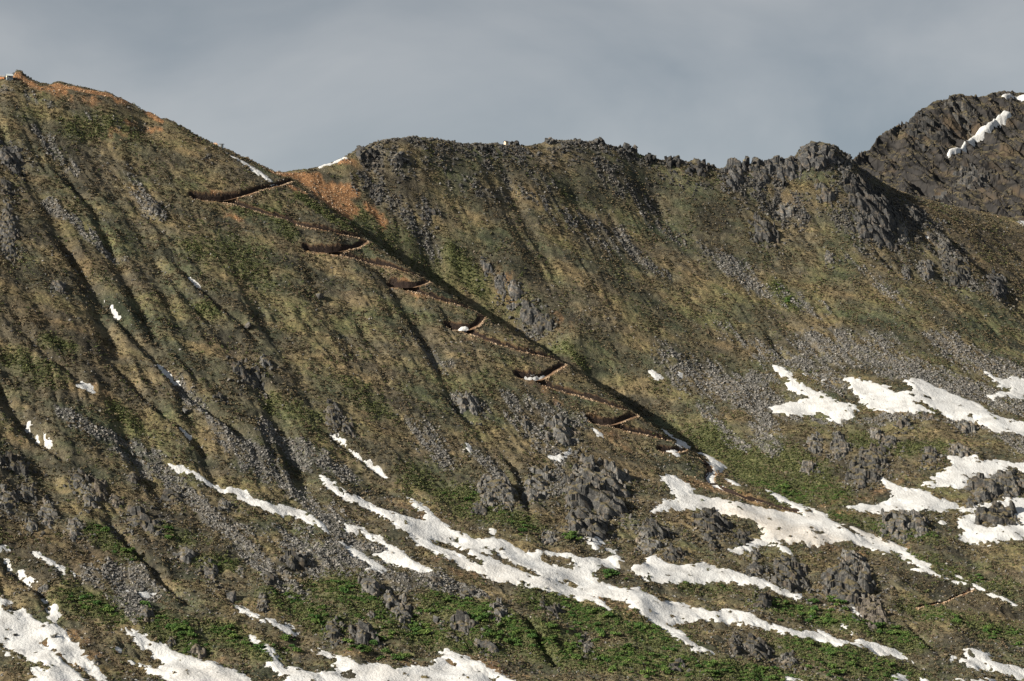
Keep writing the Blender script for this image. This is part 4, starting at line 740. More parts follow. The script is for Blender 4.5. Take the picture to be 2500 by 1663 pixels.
S('lower thin snow sliver in the mid-left gully', P(4,[(1152,884),(1188,912),(1233,952),(1188,934)]))
S('upper snow streak in the gully at far left', P(4,[(148,1196),(192,1230),(258,1297),(225,1294),(178,1244)]))
S('lower snow streak in the gully at far left', P(4,[(268,1316),(312,1332),(353,1377),(308,1374)]))
S('tiny snow sliver above the talus at left', P(4,[(1245,1258),(1284,1282),(1314,1317),(1283,1310)]))
S('narrow snow bead on the spur above the lower crags', P(5,[(838,1066),(872,1083),(904,1142),(878,1146),(848,1098)]))
S('ragged snow patch in a rocky hollow above the central crag', P(5,[(1415,1165),(1480,1172),(1550,1135),(1575,1118),(1562,1165),(1575,1180),(1500,1212),(1440,1188)]))
S('slanting snow sliver below the sixth switchback', P(5,[(1718,966),(1762,986),(1808,1031),(1768,1024)]))
S('snow on the floor of the fourth switchback', P(5,[(803,290),(870,286),(888,300),(862,318),(820,306)]), thick=1.3, slope=1.0)
S('snow on the floor of the fifth switchback', P(5,[(1242,612),(1270,604),(1340,618),(1402,606),(1342,652),(1278,642)]), thick=1.4, slope=1.0)
S('long tapering snow ribbon along the upper left ridge', P(1,[(1585,790),(1650,815),(1720,853),(1790,898),(1850,942),(1900,984),(1870,990),(1840,968),(1780,922),(1720,875),(1650,830)]))
S('thin snow cornice on the skyline right of the saddle', P(1,[(2190,874),(2260,846),(2356,813),(2400,800),(2400,812),(2350,828),(2270,860),(2200,880)]), thick=0.8, slope=0.5)
S('long slanting snow gully on the far dark peak', P(3,[(1820,497),(1880,470),(1930,440),(1970,415),(2030,365),(2080,320),(2150,275),(2190,240),(2220,210),(2225,230),(2275,220),(2240,260),(2225,295),(2190,320),(2170,300),(2130,350),(2080,380),(2020,420),(1960,470),(1920,495),(1880,505),(1840,520)]), g=GF, thick=3.0, slope=1.6)
S('thin snow line under the summit of the far dark peak', P(3,[(2180,110),(2270,104),(2440,98),(2440,112),(2300,116),(2230,120)]), g=GF, thick=3.0, slope=1.6)
S('snow scrap at the right edge below the far dark peak', P(3,[(2300,962),(2356,956),(2440,960),(2440,1000),(2356,1000),(2325,986)]))
S('small snow fleck beside the crags of the right-hand rib', P(3,[(1676,1068),(1700,1066),(1720,1080),(1700,1086)]))
print('snow tris', snow_total, round(time.time()-T0, 1))
# ------------------------------------------------------------------ rocks
rng = np.random.RandomState(42)
def hull_mesh(name, pts, material):
    bm = bmesh.new()
    for p in pts: bm.verts.new(p)
    r = bmesh.ops.convex_hull(bm, input=bm.verts)
    bmesh.ops.delete(bm, geom=list({e for e in r['geom_interior'] + r['geom_unused'] if isinstance(e, bmesh.types.BMVert)}), context='VERTS')
    m = bpy.data.meshes.new(name); bm.to_mesh(m); bm.free(); m.materials.append(material); return m
def block_points(rs, n=14, box=0.55):
    p = rs.normal(size=(n, 3)); p /= np.linalg.norm(p, axis=1)[:,None]
    q = np.clip(p*1.25, -box-0.3*rs.rand(3), box+0.3*rs.rand(3)); return q*0.5/0.7
def hull_arrays(pts):
    bm = bmesh.new()
    for p in pts: bm.verts.new(p)
    r = bmesh.ops.convex_hull(bm, input=bm.verts)
    bmesh.ops.delete(bm, geom=list({e for e in r['geom_interior'] + r['geom_unused'] if isinstance(e, bmesh.types.BMVert)}), context='VERTS')
    bm.verts.index_update(); v = np.array([x.co for x in bm.verts]); f = np.array([[x.index for x in t.verts] for t in bm.faces]); bm.free(); return v, f
HULLS = [hull_arrays(block_points(np.random.RandomState(k), 15 + k % 5)) for k in range(24)]
def rotm(ax, ay, az):
    ca, sa, cb, sb, cc, sc = math.cos(ax), math.sin(ax), math.cos(ay), math.sin(ay), math.cos(az), math.sin(az)
    return np.array([[cc,-sc,0],[sc,cc,0],[0,0,1]]) @ np.array([[cb,0,sb],[0,1,0],[-sb,0,cb]]) @ np.array([[1,0,0],[0,ca,-sa],[0,sa,ca]])

def crag(name, label, pts_region, n, seed, material=None, group='rock outcrops', rel=(0.22, 0.5), tall=1.35, g=None, tilt=0.25, lift=0.15, category='rock outcrop'):
    """an outcrop of n jointed blocks spread over a box of the surveyed photograph: (x0, y0, x1, y1)"""
    g = g or G; x0, y0, x1, y1 = pts_region; rs = np.random.RandomState(seed)
    cxp, cyp = (x0+x1)/2, (y0+y1)/2; base = g.ray([(cxp, y1)])[0]; sc_m = base[1]/FPX
    W = (x1-x0)*sc_m; H = (y1-y0)*sc_m; VV = []; FF = []; off = 0; lean = rs.uniform(-0.25, 0.25)
    for k in range(n):
        t = 0 if n == 1 else math.sqrt((k+0.5)/n); a = k*2.39996 + rs.rand()
        bx_ = cxp + math.cos(a)*t*(x1-x0)*0.40; by_ = cyp + math.sin(a)*t*(y1-y0)*0.40 + (y1-y0)*0.06
        p = g.ray([(bx_, by_)])[0]
        if abs(p[1]-base[1]) > 60: continue
        s = min(W, H*1.5)*rs.uniform(*rel)*(1.15-0.5*t) if n > 1 else 1
        dims = np.array([s*rs.uniform(0.7, 1.15), s*rs.uniform(0.6, 1.0), s*rs.uniform(0.8, 1.25)*tall]) if n > 1 else np.array([W*1.05, W*0.9, H*1.25])
        v, f = HULLS[rs.randint(len(HULLS))]
        Rm = rotm(rs.normal()*tilt + 0.15, rs.normal()*tilt + lean, rs.uniform(0, 6.28))
        vv = (v*dims) @ Rm.T + p + np.array([0, -0.05*s, lift*dims[2]])
        VV.append(vv); FF.append(f+off); off += len(vv)
    VV = np.concatenate(VV); FF = np.concatenate(FF)
    m = mesh_np(name, VV - base, FF, material or M_ROCK, False)
    return link(name, m, None, tuple(base), label=label, category=category, group=group)
def RG(r, x0, y0, x1, y1):
    ox, oy = REG[r]; return (ox+x0*0.354, oy+y0*0.354, ox+x1*0.354, oy+y1*0.354)
CR = [  # (sheet, box, blocks, label, material key)
 (8,(1600,80,1950,300),34,'upper tier of the large grey crag in the lower centre','r'),(8,(1540,240,1960,420),30,'middle tier of the large grey crag in the lower centre','r'),(8,(1590,400,1850,575),22,'steep foot of the large grey crag standing over a snow wedge','r'),
 (8,(1290,110,1450,270),16,'broken grey outcrop left of the large central crag','r'),(8,(970,170,1190,330),20,'split outcrop above the green hollow left of the central crag','r'),(8,(960,290,1060,360),5,'rounded boulder pair under the split outcrop','r'),(8,(1110,270,1190,380),7,'upright rocks right of the rounded boulder pair','r'),(8,(1240,250,1360,320),7,'dark ledge in the gully left of the central crag','r'),(8,(900,360,1000,420),5,'low rock ledge above brown heath','r'),(8,(1390,555,1480,625),4,'squat boulder above the longest snow tongue','r'),
 (9,(1000,800,1300,1050),26,'great split boulder with a brown hollow in its face','r'),(9,(1225,1015,1400,1170),12,'tan boulder leaning right of the great split boulder','t'),(9,(610,745,860,920),24,'dark cracked outcrop left of the great split boulder','r'),(9,(450,770,550,850),5,'single dark boulder beside the curved snow tongue','r'),(9,(470,670,540,730),4,'small rock tooth above the curved snow tongue','r'),(9,(1090,690,1270,840),20,'shattered slabs above the great split boulder','r'),(9,(490,1000,610,1060),4,'low boulder in green turf below the curved snow tongue','r'),(9,(420,1290,600,1400),16,'pale outcrop among shrubs at the bottom right of centre','r'),(9,(330,1240,400,1380),8,'narrow upright outcrop in shrubs at bottom right of centre','r'),(9,(680,1380,780,1480),8,'rocky knob at the edge of the bottom thicket','r'),
 (9,(1380,410,1560,580),22,'weathered rock face on the knoll at right','r'),(9,(1560,430,1690,560),14,'darker half of the rock face on the knoll at right','r'),(9,(2130,140,2356,290),24,'big dark crag between two snowfields at the right edge','r'),(9,(1960,200,2200,340),18,'lower shoulder of the dark crag at the right edge','r'),(9,(1955,340,2025,388),3,'lone boulder standing in snow below the dark crag','r'),(9,(2040,380,2310,490),16,'stony knoll ringed by snow at the right edge','r'),
 (9,(90,410,310,580),24,'jumble of grey rocks on the mound beside the dirty snowfield','r'),(9,(360,530,470,620),10,'dark rocks at the right end of the mound','r'),(9,(180,615,240,660),3,'boulder at the foot of the mound beside the dirty snowfield','r'),
 (8,(2040,570,2200,700),10,'pair of big boulders above the curved snow tongue','r'),(8,(2070,500,2260,580),10,'dark boulder row above the pair of big boulders','r'),(8,(2230,650,2356,740),9,'ridged rock right of the pair of big boulders','r'),
 (6,(1020,1045,1150,1175),14,'dark crag on the green slope below the talus','r'),(6,(1240,1120,1410,1270),22,'blue grey crag in the middle of the right-hand bench','r'),(6,(1150,1190,1340,1360),22,'tumbled rocks below the blue grey crag','r'),(6,(870,1030,960,1150),8,'rock rib left of the dark crag on the green slope','r'),(6,(1370,1040,1470,1110),7,'outcrop right of the blue grey crag','r'),(6,(1290,980,1380,1050),6,'rocks just under the snow lobe on the bench','r'),(6,(1660,1120,1760,1230),9,'slabs left of the bright snow basin','r'),(6,(1850,1100,1990,1170),9,'rocks on the upper rim of the bright snow basin','r'),(6,(1480,920,1570,980),6,'outcrop on the turf below the widest snowfield','r'),(6,(1900,950,2010,1010),6,'dark rocks on the lower rim of the widest snowfield','r'),(6,(820,1210,910,1290),6,'small crag at the head of the green slope','r'),
 (8,(125,890,275,972),5,'humped boulder in green shrubs at lower left centre','r'),(8,(290,985,430,1110),9,'stacked boulders in shrubs at lower left centre','r'),(8,(365,1075,490,1165),5,'triangular boulder below the stacked boulders','r'),(8,(750,1140,925,1245),6,'big domed boulder at the edge of the thicket','r'),(8,(1030,1035,1130,1130),4,'furrowed boulder standing in the thicket','r'),(8,(85,1210,235,1305),7,'knobbly boulder above the bottom snowfield','r'),(8,(0,1170,120,1240),6,'boulder pair at lower left centre among shrubs','r'),(8,(920,1295,1065,1375),10,'white streaked ledge above the bottom snowfield','r'),(8,(1640,1265,1740,1380),10,'outcrop in the lower thicket right of centre','r'),(8,(1360,990,1410,1070),4,'small crag below the longest snow tongue','r'),(8,(1420,1060,1510,1110),5,'broken rocks right of the furrowed boulder','r'),(8,(2270,1430,2356,1510),6,'boulder near the bottom edge right of centre','r'),(8,(175,1090,230,1140),2,'pale boulder left of the stacked boulders','r'),(8,(670,1155,720,1210),2,'upright stone left of the domed boulder','r'),(8,(630,1130,670,1175),1,'small pale stone above the upright stone','r'),(8,(820,935,910,1000),3,'boulder at the foot of the talus tongue','r'),(8,(610,860,690,900),3,'pale slab boulder in the talus tongue','t'),
 (7,(610,180,745,310),12,'pale fractured outcrop on the lower left slope','t'),(7,(480,130,620,240),12,'grey outcrop above the pale fractured one','r'),(7,(570,240,680,370),8,'slab row below the pale fractured outcrop','r'),(7,(130,230,250,340),10,'rocky knob at far left above the snow streak','r'),(7,(0,240,110,420),14,'crag at the left edge above the snow scraps','r'),(7,(280,330,390,490),10,'rock rib beside the knob at far left','r'),(7,(470,450,560,600),8,'upright rocks on the lower left slope','r'),(7,(180,470,260,540),5,'low rocks left of the upright rocks','r'),(7,(870,415,1085,520),16,'pair of outcrops on heath at lower left','r'),(7,(1130,260,1290,340),10,'outcrop beside the scree strip at lower left','r'),(7,(880,150,960,200),4,'boulders above the pair of outcrops','r'),(7,(760,300,840,370),5,'tan rocks right of the pale fractured outcrop','t'),(7,(1200,660,1350,745),9,'twin rocks on the heath slope at lower left','r'),(7,(1400,740,1500,870),9,'split crag on the heath slope at lower left','r'),(7,(1950,720,2095,795),5,'big slab boulder in the blocky talus','r'),(7,(1520,330,1590,390),3,'boulder below the long snow strip','r'),(7,(1640,780,1680,825),2,'small upright rock right of the split crag','r'),(7,(1820,830,1900,915),6,'rocks along the scree strip at lower left','r'),(7,(970,1070,1050,1150),3,'tilted slab beside the grey scree','r'),(7,(1560,960,1620,1030),1,'single rounded boulder above the short snow strip','r'),(7,(1780,980,1850,1090),4,'tall boulder above the short snow strip','r'),(7,(1160,1270,1210,1335),3,'rock on the rim of the wide snowfield','r'),(7,(1310,1330,1420,1400),4,'boulders on the edge of the wide snowfield','t'),(7,(260,905,330,980),5,'dark boulders by the snow tongue at far left','r'),(7,(355,1255,395,1282),1,'dark stone lying on the bottom left snowfield','r'),(7,(85,1240,125,1268),1,'flat dark stone on the bottom left snowfield','r'),(7,(630,1410,685,1450),2,'dark boulder on brown heath beside the bottom left snowfield','r'),(7,(2240,1150,2356,1310),12,'rocky rise at the left end of the thicket','r'),
 (1,(0,720,150,890),20,'dark crag high on the left edge of the photo','d'),(1,(0,960,90,1070),10,'pale tipped crag on the left edge below the dark one','r'),(1,(1030,1120,1120,1200),8,'small crag with turf in the upper left slope','r'),(1,(0,1150,110,1500),24,'long rock rib down the left edge','r'),(1,(1420,780,1460,815),2,'lone boulder on the upper left slope','r'),
 (4,(1600,840,1800,950),8,'cluster of pale slabs in the middle of the left face','r'),(4,(1780,780,1870,835),2,'pale slab above the cluster on the left face','r'),(4,(2175,330,2220,380),1,'lone grey boulder on the right part of the left face','r'),(4,(1500,1030,1560,1075),2,'boulder beside the mid-left gully','r'),(4,(1690,540,1740,575),1,'small pale boulder high on the left face','r'),(4,(2250,1100,2356,1290),12,'outcrop above the thin snow streak left of centre','r'),(4,(370,250,450,330),5,'grey rocks in the upper part of the left face','r'),(4,(1260,1125,1310,1160),1,'round boulder at the top of the talus strip','r'),(4,(0,1480,200,1568),10,'rocks at the left edge above the lower slope','r'),
 (2,(950,950,1050,1045),12,'small grey crag on the back slope right of the gully','r'),(2,(1060,1040,1140,1200),9,'leaning rocks below the small grey crag','r'),(2,(1150,1100,1240,1290),12,'pale jagged rock rib beside the gully','r'),(2,(1230,1250,1380,1390),20,'pale pillared crag beside the shaded gully','r'),(2,(1320,1330,1460,1450),9,'loose boulders below the pillared crag','r'),(2,(560,590,640,640),8,'dark block at the top of the boulder chute','d'),
 (5,(1400,920,1600,1080),16,'broken rocks on the spur below the fifth switchback','r'),(5,(1220,920,1300,980),5,'pale boulder on the spur above the snow hollow','r'),(5,(810,760,960,860),10,'rock patch on the spur below the fourth switchback','r'),(5,(960,1340,1180,1460),14,'ledges on the spur above the central crag','r'),(5,(0,920,80,1020),8,'outcrop at the head of the thin snow streak','r'),
 (3,(290,540,420,760),18,'dark double pinnacle base on the back ridge','d'),(3,(412,522,462,620),2,'sharp pinnacle on the back ridge','d'),(3,(470,548,600,720),16,'blunt pinnacle right of the sharp one','d'),(3,(780,410,1080,600),40,'craggy summit of the back ridge','d'),(3,(1040,450,1180,640),20,'right shoulder of the craggy summit','d'),(3,(930,720,1060,840),10,'pale slabs under the craggy summit','r'),(3,(1125,675,1310,860),26,'cliff with a pale face on the right-hand rib','d'),(3,(1300,690,1500,950),30,'blocky crest of the right-hand rib','d'),(3,(1190,840,1480,1000),30,'broken wall below the cliff with a pale face','d'),(3,(1530,870,1650,990),14,'square buttress on the right-hand rib','d'),(3,(1200,980,1450,1120),26,'rubble crag at the foot of the right-hand rib','d'),(3,(1490,1000,1560,1090),6,'pale upright slab on the right-hand rib','r'),(3,(480,960,640,1110),12,'tilted outcrop on the back slope below the pinnacles','r'),(3,(980,1180,1040,1250),4,'lone crag on the back slope under the summit','r'),(3,(1770,1080,1850,1270),14,'upper rocks of the lower right-hand rib','r'),(3,(1830,1230,1990,1400),16,'lower rocks of the right-hand rib','r'),(3,(2110,1320,2230,1480),12,'dark outcrop on the smooth slope at right','d'),(3,(1630,1240,1730,1370),10,'slabs left of the lower right-hand rib','r'),(3,(1510,1280,1570,1350),4,'boulder left of the slabs on the lower rib','r'),(3,(0,540,240,650),16,'low rock comb on the back ridge','d'),(3,(560,540,780,680),16,'rock comb between pinnacles and summit','d'),(3,(640,850,780,930),8,'grey slabs below the rock comb','r'),
 (2,(90,170,220,250),10,'dark rocks on the skyline right of the saddle','d'),(2,(720,125,800,160),6,'first dark rocks on the flat part of the skyline','d'),(2,(880,135,1080,200),20,'line of dark blocks along the flat skyline','d'),(2,(1155,122,1230,165),8,'spiky dark rocks beside the pale block on the skyline','d'),(2,(1400,105,1480,150),8,'rocks on the rounded top of the back ridge','d'),(2,(1580,115,1680,160),10,'dark blocks on the top of the back ridge','d'),(2,(1720,112,1830,165),12,'knobs on the right brow of the back ridge','d'),(2,(1880,160,2060,230),14,'rocks descending the right brow of the back ridge','d'),(2,(2080,225,2180,290),10,'dark tors on the falling back ridge','d'),(2,(2220,235,2356,310),14,'tors at the notch of the back ridge','d'),(2,(330,220,450,310),8,'scattered dark rocks on the rounded hill','d'),(2,(150,180,260,240),8,'dark boulder patch on the left flank of the rounded hill','d'),
]
MK = {'r': M_ROCK, 'd': M_DARK, 't': M_PALE_ROCK}
def outcrop(name, label, box, material, group, seed, g=None, dome=0.0, amp=1.0, cell=3.0, category='rock outcrop'):
    """a jointed rock face standing out of the slope: one continuous mesh over an oval of ground"""
    g = g or G; zm = Zmid if g is G else GFmid
    x0, y0, x1, y1 = box; rs = np.random.RandomState(seed)
    pb = g.ray([((x0+x1)/2, y1)])[0]; pt = g.ray([((x0+x1)/2, y0)])[0]
    if pt[1]-pb[1] > 70 or pt[1] <= pb[1]+2: pt = pb + np.array([0, max((y1-y0)*pb[1]/FPX*1.35, 3), 0])
    yc = (pb[1]+pt[1])/2; b_ = (pt[1]-pb[1])/2*1.18; cxr = ((x0+x1)/2-CX)/FPX; a_ = (x1-x0)/2/FPX*1.15; W = (x1-x0)/FPX*yc
    st = 0.36 if W < 9 else 0.48
    ny = max(int(2*b_*1.2/st), 8); nx = max(int(2*a_*yc*1.2/st), 8)
    yy = np.linspace(yc-b_*1.2, yc+b_*1.2, ny); xx = np.linspace(cxr-a_*1.2, cxr+a_*1.2, nx)
    Yl = np.repeat(yy[:,None], nx, 1); Xl = yy[:,None]*xx[None]
    nz_ = 0.50*perlin(Xl/(W*0.28+1), Yl/(W*0.28+1), seed % 50) + 0.26*perlin(Xl/(W*0.1+0.6), Yl/(W*0.1+0.6), seed % 50 + 3)
    rr = np.sqrt(((xx[None]-cxr)/a_)**2 + ((Yl-yc)/b_)**2) + nz_
    env = np.clip(1.05-rr, 0, 1)
    H = min(W, 2*b_); z0 = g.h(Xl, Yl, zm)
    c1 = cell*rs.uniform(0.85, 1.2)
    f1 = facets(Xl, Yl, c1, seed % 97, rs.uniform(0.8, 1.1), rs.uniform(1.0, 1.3), 0.50, 0.75); f2 = facets(Xl, Yl, c1*0.45, (seed+31) % 97, 0.9, 1.1, 0.4, 0.4)
    e2 = sstep(0.0, 0.35, env)
    zz = z0 - 0.35 + e2*(0.4 + dome*W*np.sqrt(env)*0.62 + amp*(f1*0.95 + f2*0.16) + 0.10*H*env) + 0.05*perlin(Xl/0.9, Yl/0.9, 7)
    ok = rr < 1.15; kp = ok[:-1,:-1] & ok[1:,1:]
    class Q: pass
    q = Q(); q.nr, q.nc = ny, nx; q.X = Xl-pb[0]; q.Y = Yl-pb[1]
    if kp.sum() < 6: return None
    m, u_ = grid_mesh(name, q, zz-pb[2], kp, material, False)
    global rock_tris; rock_tris += 2*len(m.polygons)
    if g is G: CRAGM.append((pb, pt, W))
    return link(name, m, None, tuple(pb), label=label, category=category, group=group)
rock_tris = 0; CRAGM = []
for k, (sh, bx4, n, lab, mk) in enumerate(CR):
    box = RG(sh, *bx4); wpx = bx4[2]-bx4[0]; hpx = bx4[3]-bx4[1]
    skyline = (sh == 2 and bx4[1] < 240) or (sh == 3 and bx4[1] < 560 and bx4[3] < 680)
    if n == 1:
        crag('boulder', lab, box, 1, 1000+k, MK[mk], 'boulders on the slope', lift=0.1, category='boulder')
    elif 'sharp pinnacle' in lab:
        crag('rock_outcrop', lab, box, 4, 1000+k, MK[mk], 'rocks along the back skyline', rel=(0.6, 0.9), tall=2.4, tilt=0.12, lift=0.15)
    elif skyline:
        crag('rock_outcrop', lab, box, int(n*1.3), 1000+k, MK[mk], 'rocks along the back skyline', rel=(0.18, 0.46) if n < 16 else (0.14, 0.34), tall=1.75 if n < 16 else 1.35, tilt=0.3, lift=0.05 if n < 16 else -0.04)
    elif n <= 7:
        outcrop('boulder' if n <= 3 else 'rock_outcrop', lab, box, MK[mk], 'boulders on the slope' if n <= 3 else 'rock outcrops', 1000+k, dome=0.42, amp=0.55, cell=max(2.2, wpx*0.354*0.23*0.62), category='boulder' if n <= 3 else 'rock outcrop')
    else:
        outcrop('rock_outcrop', lab, box, MK[mk], 'rock outcrops', 1000+k, dome=0.26 if n < 15 else 0.20, amp=0.85 if sh in (2, 3) else 0.62, cell=3.8 if wpx < 130 else 5.6 if wpx < 260 else 7.5)
for k, (bx4, lab) in enumerate([((1830,90,2010,320),'tall pale cliff under the summit of the far peak'),((1560,240,1840,420),'stepped dark cliff on the left ridge of the far peak'),((1700,680,1870,850),'dark buttress at the foot of the far peak'),((1900,600,2100,740),'brown ledges in the middle of the far peak')]):
    outcrop('rock_outcrop', lab, RG(3, *bx4), M_ROCK if k == 0 else M_DARK, 'crags of the far peak', 3000+k, g=GF, dome=0.1, amp=0.9, cell=9)
print('rock tris', rock_tris); print('crags', round(time.time()-T0, 1))

# ------------------------------------------------------------------ loose stones and turf, spread with geometry nodes
def proto_collection(name, meshes):
    c = bpy.data.collections.new(name)
    for i, m in enumerate(meshes):
        o = bpy.data.objects.new(m.name, m); c.objects.link(o)
    return c
def scatter(name, pts, scl, rot, idx, coll, label=None):
    m = bpy.data.meshes.new(name); m.vertices.add(len(pts)); m.vertices.foreach_set('co', np.asarray(pts, np.float32).ravel())
    a = m.attributes.new('scl', 'FLOAT_VECTOR', 'POINT'); a.data.foreach_set('vector', np.asarray(scl, np.float32).ravel())
    a = m.attributes.new('rot', 'FLOAT_VECTOR', 'POINT'); a.data.foreach_set('vector', np.asarray(rot, np.float32).ravel())
    a = m.attributes.new('pick', 'INT', 'POINT'); a.data.foreach_set('value', np.asarray(idx, np.int32))
    o = link(name, m, kind='stuff', category=name.replace('_', ' '))
    if label: o['label'] = label
    t = bpy.data.node_groups.new(name + '_spread', 'GeometryNodeTree')
    t.interface.new_socket('Geometry', in_out='INPUT', socket_type='NodeSocketGeometry'); t.interface.new_socket('Geometry', in_out='OUTPUT', socket_type='NodeSocketGeometry')
    n, l = t.nodes, t.links; gi = n.new('NodeGroupInput'); go = n.new('NodeGroupOutput'); ip = n.new('GeometryNodeInstanceOnPoints'); ci = n.new('GeometryNodeCollectionInfo')
    ci.inputs['Collection'].default_value = coll; ci.inputs['Separate Children'].default_value = True; ci.inputs['Reset Children'].default_value = True
    ip.inputs['Pick Instance'].default_value = True
    def na(nm, ty):
        k = n.new('GeometryNodeInputNamedAttribute'); k.data_type = ty; k.inputs['Name'].default_value = nm; return k.outputs['Attribute']
    l.new(gi.outputs[0], ip.inputs['Points']); l.new(ci.outputs[0], ip.inputs['Instance'])
    l.new(na('pick', 'INT'), ip.inputs['Instance Index']); l.new(na('scl', 'FLOAT_VECTOR'), ip.inputs['Scale'])
    e2r = n.new('FunctionNodeEulerToRotation'); l.new(na('rot', 'FLOAT_VECTOR'), e2r.inputs[0]); l.new(e2r.outputs[0], ip.inputs['Rotation'])
    l.new(ip.outputs[0], go.inputs[0])
    md = o.modifiers.new('spread', 'NODES'); md.node_group = t
    return o
SNOWCOVER = np.zeros(Z.shape, bool)
for o in list(COL.objects):
    if o.name.startswith('snow_patch') and o['category'] == 'snow patch':
        co = np.empty(len(o.data.vertices)*3, np.float32); o.data.vertices.foreach_get('co', co); co = co.reshape(-1, 3) + np.array(o.location)
        if co[:,1].max() > 2070: continue
        r = np.clip(np.round(np.interp(co[:,1], G.y, np.arange(G.nr))).astype(int), 0, G.nr-1); c = np.clip(np.round(np.interp(co[:,0]/co[:,1], G.xr, np.arange(G.nc))).astype(int), 0, G.nc-1)
        zok = co[:,2] > Zf[r, c] + 0.02; SNOWCOVER[r[zok], c[zok]] = True
cellA = (np.gradient(G.y)[:,None]*np.gradient(G.xr)[None]*G.Y)            # plan area of a grid cell
inframe = (np.abs(G.xr)[None] < 0.222)*(G.Y < G.crest_y[None]+8)
def sample(weight, n, rs):
    w = (weight*cellA*inframe*(~SNOWCOVER)).ravel().astype(float); cs = np.cumsum(w); k = np.searchsorted(cs, rs.rand(n)*cs[-1]); k = np.minimum(k, w.size-1)
    r, c = np.divmod(k, G.nc); r = np.clip(r + rs.uniform(-.5, .5, n), 0, G.nr-1.01); c = np.clip(c + rs.uniform(-.5, .5, n), 0, G.nc-1.01)
    y = np.interp(r, np.arange(G.nr), G.y); x = np.interp(c, np.arange(G.nc), G.xr)*y
    return x, y, G.h(x, y), k
rs = np.random.RandomState(5)
stone_meshes = []
for k in range(8):
    v, f = HULLS[k]; stone_meshes.append(mesh_np('stone', v*np.array([1.0, 0.85, 0.7]), f, M_SCREE, False))
C_STONE = proto_collection('stone_kinds', stone_meshes)
dark_meshes = [mesh_np('dark_stone', HULLS[8+k][0]*np.array([1.0, 0.85, 0.75]), HULLS[8+k][1], M_DARK, False) for k in range(6)]
C_DARK = proto_collection('dark_stone_kinds', dark_meshes)
tan_meshes = [mesh_np('tan_stone', HULLS[14+k][0]*np.array([1.0, 0.85, 0.7]), HULLS[14+k][1], M_TAN, False) for k in range(6)]
C_TAN = proto_collection('tan_stone_kinds', tan_meshes)
def stones(name, weight, n, lo, hi, coll, nk, label, power=2.2, sink=0.1):
    x, y, z, k = sample(weight, n, rs)
    s = lo + (hi-lo)*rs.rand(n)**power
    scl = s[:,None]*rs.uniform(0.7, 1.35, (n, 3)); rot = np.stack([rs.normal(0, .5, n), rs.normal(0, .5, n), rs.uniform(0, 6.28, n)], 1)
    return scatter(name, np.stack([x, y, z + s*sink], 1), scl, rot, rs.randint(0, nk, n), coll, label)
darkzone = sstep(95, 150, G.Z)*(X > -125)*(Y > 1590)
stones('scree', SC*(1-0.55*darkzone), 110000, 0.24, 1.7, C_STONE, 8, 'grey scree and talus spread down the slopes', 5.5, 0.0)
stones('dark_scree', np.clip(SC*darkzone*1.2 + RK*0.8, 0, 1), 24000, 0.3, 2.3, C_DARK, 6, 'dark broken rock along the back ridge and its chutes', 4.0, 0.0)
bare = np.clip(0.25 + 0.9*n8 + 0.5*streak, 0.03, 1)*(1-GR*0.7)*(1-onpath)*(1+2.0*low)*(1+5*GUL)
stones('loose_stones', bare, 30000, 0.25, 1.3, C_STONE, 8, 'pale stones strewn thinly over the heath', 3.2)
bw = np.clip(berm*1.6, 0, 1)*(1-0.3*onpath)*np.clip(0.45+1.2*fbm(X/7, Y/7, 2, 431), 0.05, 1.2)
spoil = np.clip(SO, 0, 1)*(1-onpath)
CM = np.zeros(Z.shape, np.float32)
for pb, pt, W in CRAGM:
    r = stroke_dist([pb, (pb+pt)/2 + np.array([W*0.15, 0, 0])], W*1.1+4)
    if r: CM[r[0]] = np.maximum(CM[r[0]], sstep(W*0.95+3, W*0.3, r[1]))
stones('crag_debris', CM*np.clip(0.35+n8, 0, 1.2), 16000, 0.3, 2.4, proto_collection('debris_kinds', [mesh_np('debris_stone', HULLS[k][0]*np.array([1.0, 0.85, 0.8]), HULLS[k][1], M_ROCK, False) for k in range(6)]), 6, 'broken blocks lying round the outcrops', 3.5, 0.05)
stones('trail_stones', bw + 0.05*spoil*(soil_shade < 0.5), 5500, 0.22, 0.85, C_TAN, 6, 'tan stones edging the switchback trail and its spoil', 2.0, 0.2)

# heath tussocks and low alpine shrubs
def tuft(seed, n, w, h, material, name, leaf=0.35):
    r_ = np.random.RandomState(seed); V_ = []; F_ = []
    for k in range(n):
        a = r_.uniform(0, 6.28); q = math.sqrt(r_.rand())*w*0.5; zc = h*(1-(q/(w*0.5))**2)*r_.uniform(0.25, 1.0)
        c = np.array([math.cos(a)*q, math.sin(a)*q, zc]); d1 = r_.normal(size=3); d1 /= np.linalg.norm(d1); d2 = np.cross(d1, r_.normal(size=3)); d2 /= np.linalg.norm(d2)
        s = leaf*r_.uniform(0.6, 1.3); i = len(V_)
        V_ += [c-d1*s*.5, c+d2*s*.45, c+d1*s*.6, c-d2*s*.45]; F_.append((i, i+1, i+2, i+3))
    return mesh_np(name, V_, F_, material, False)
M_HEATH = leaf_material('heath_tussock', (0.042,0.036,0.024), (0.110,0.094,0.060), (0.21,0.175,0.110))
M_TURF = leaf_material('green_turf', (0.034,0.046,0.020), (0.080,0.096,0.040), (0.15,0.155,0.070))
M_ALDER = leaf_material('alder_leaves', (0.027,0.056,0.016), (0.060,0.112,0.029), (0.118,0.180,0.055))
C_HEATH = proto_collection('tussock_kinds', [tuft(10+k, 22, 1.5, 0.55, M_HEATH, 'tussock', 0.42) for k in range(5)])
C_TURF = proto_collection('turf_kinds', [tuft(30+k, 22, 1.5, 0.6, M_TURF, 'turf', 0.42) for k in range(4)])
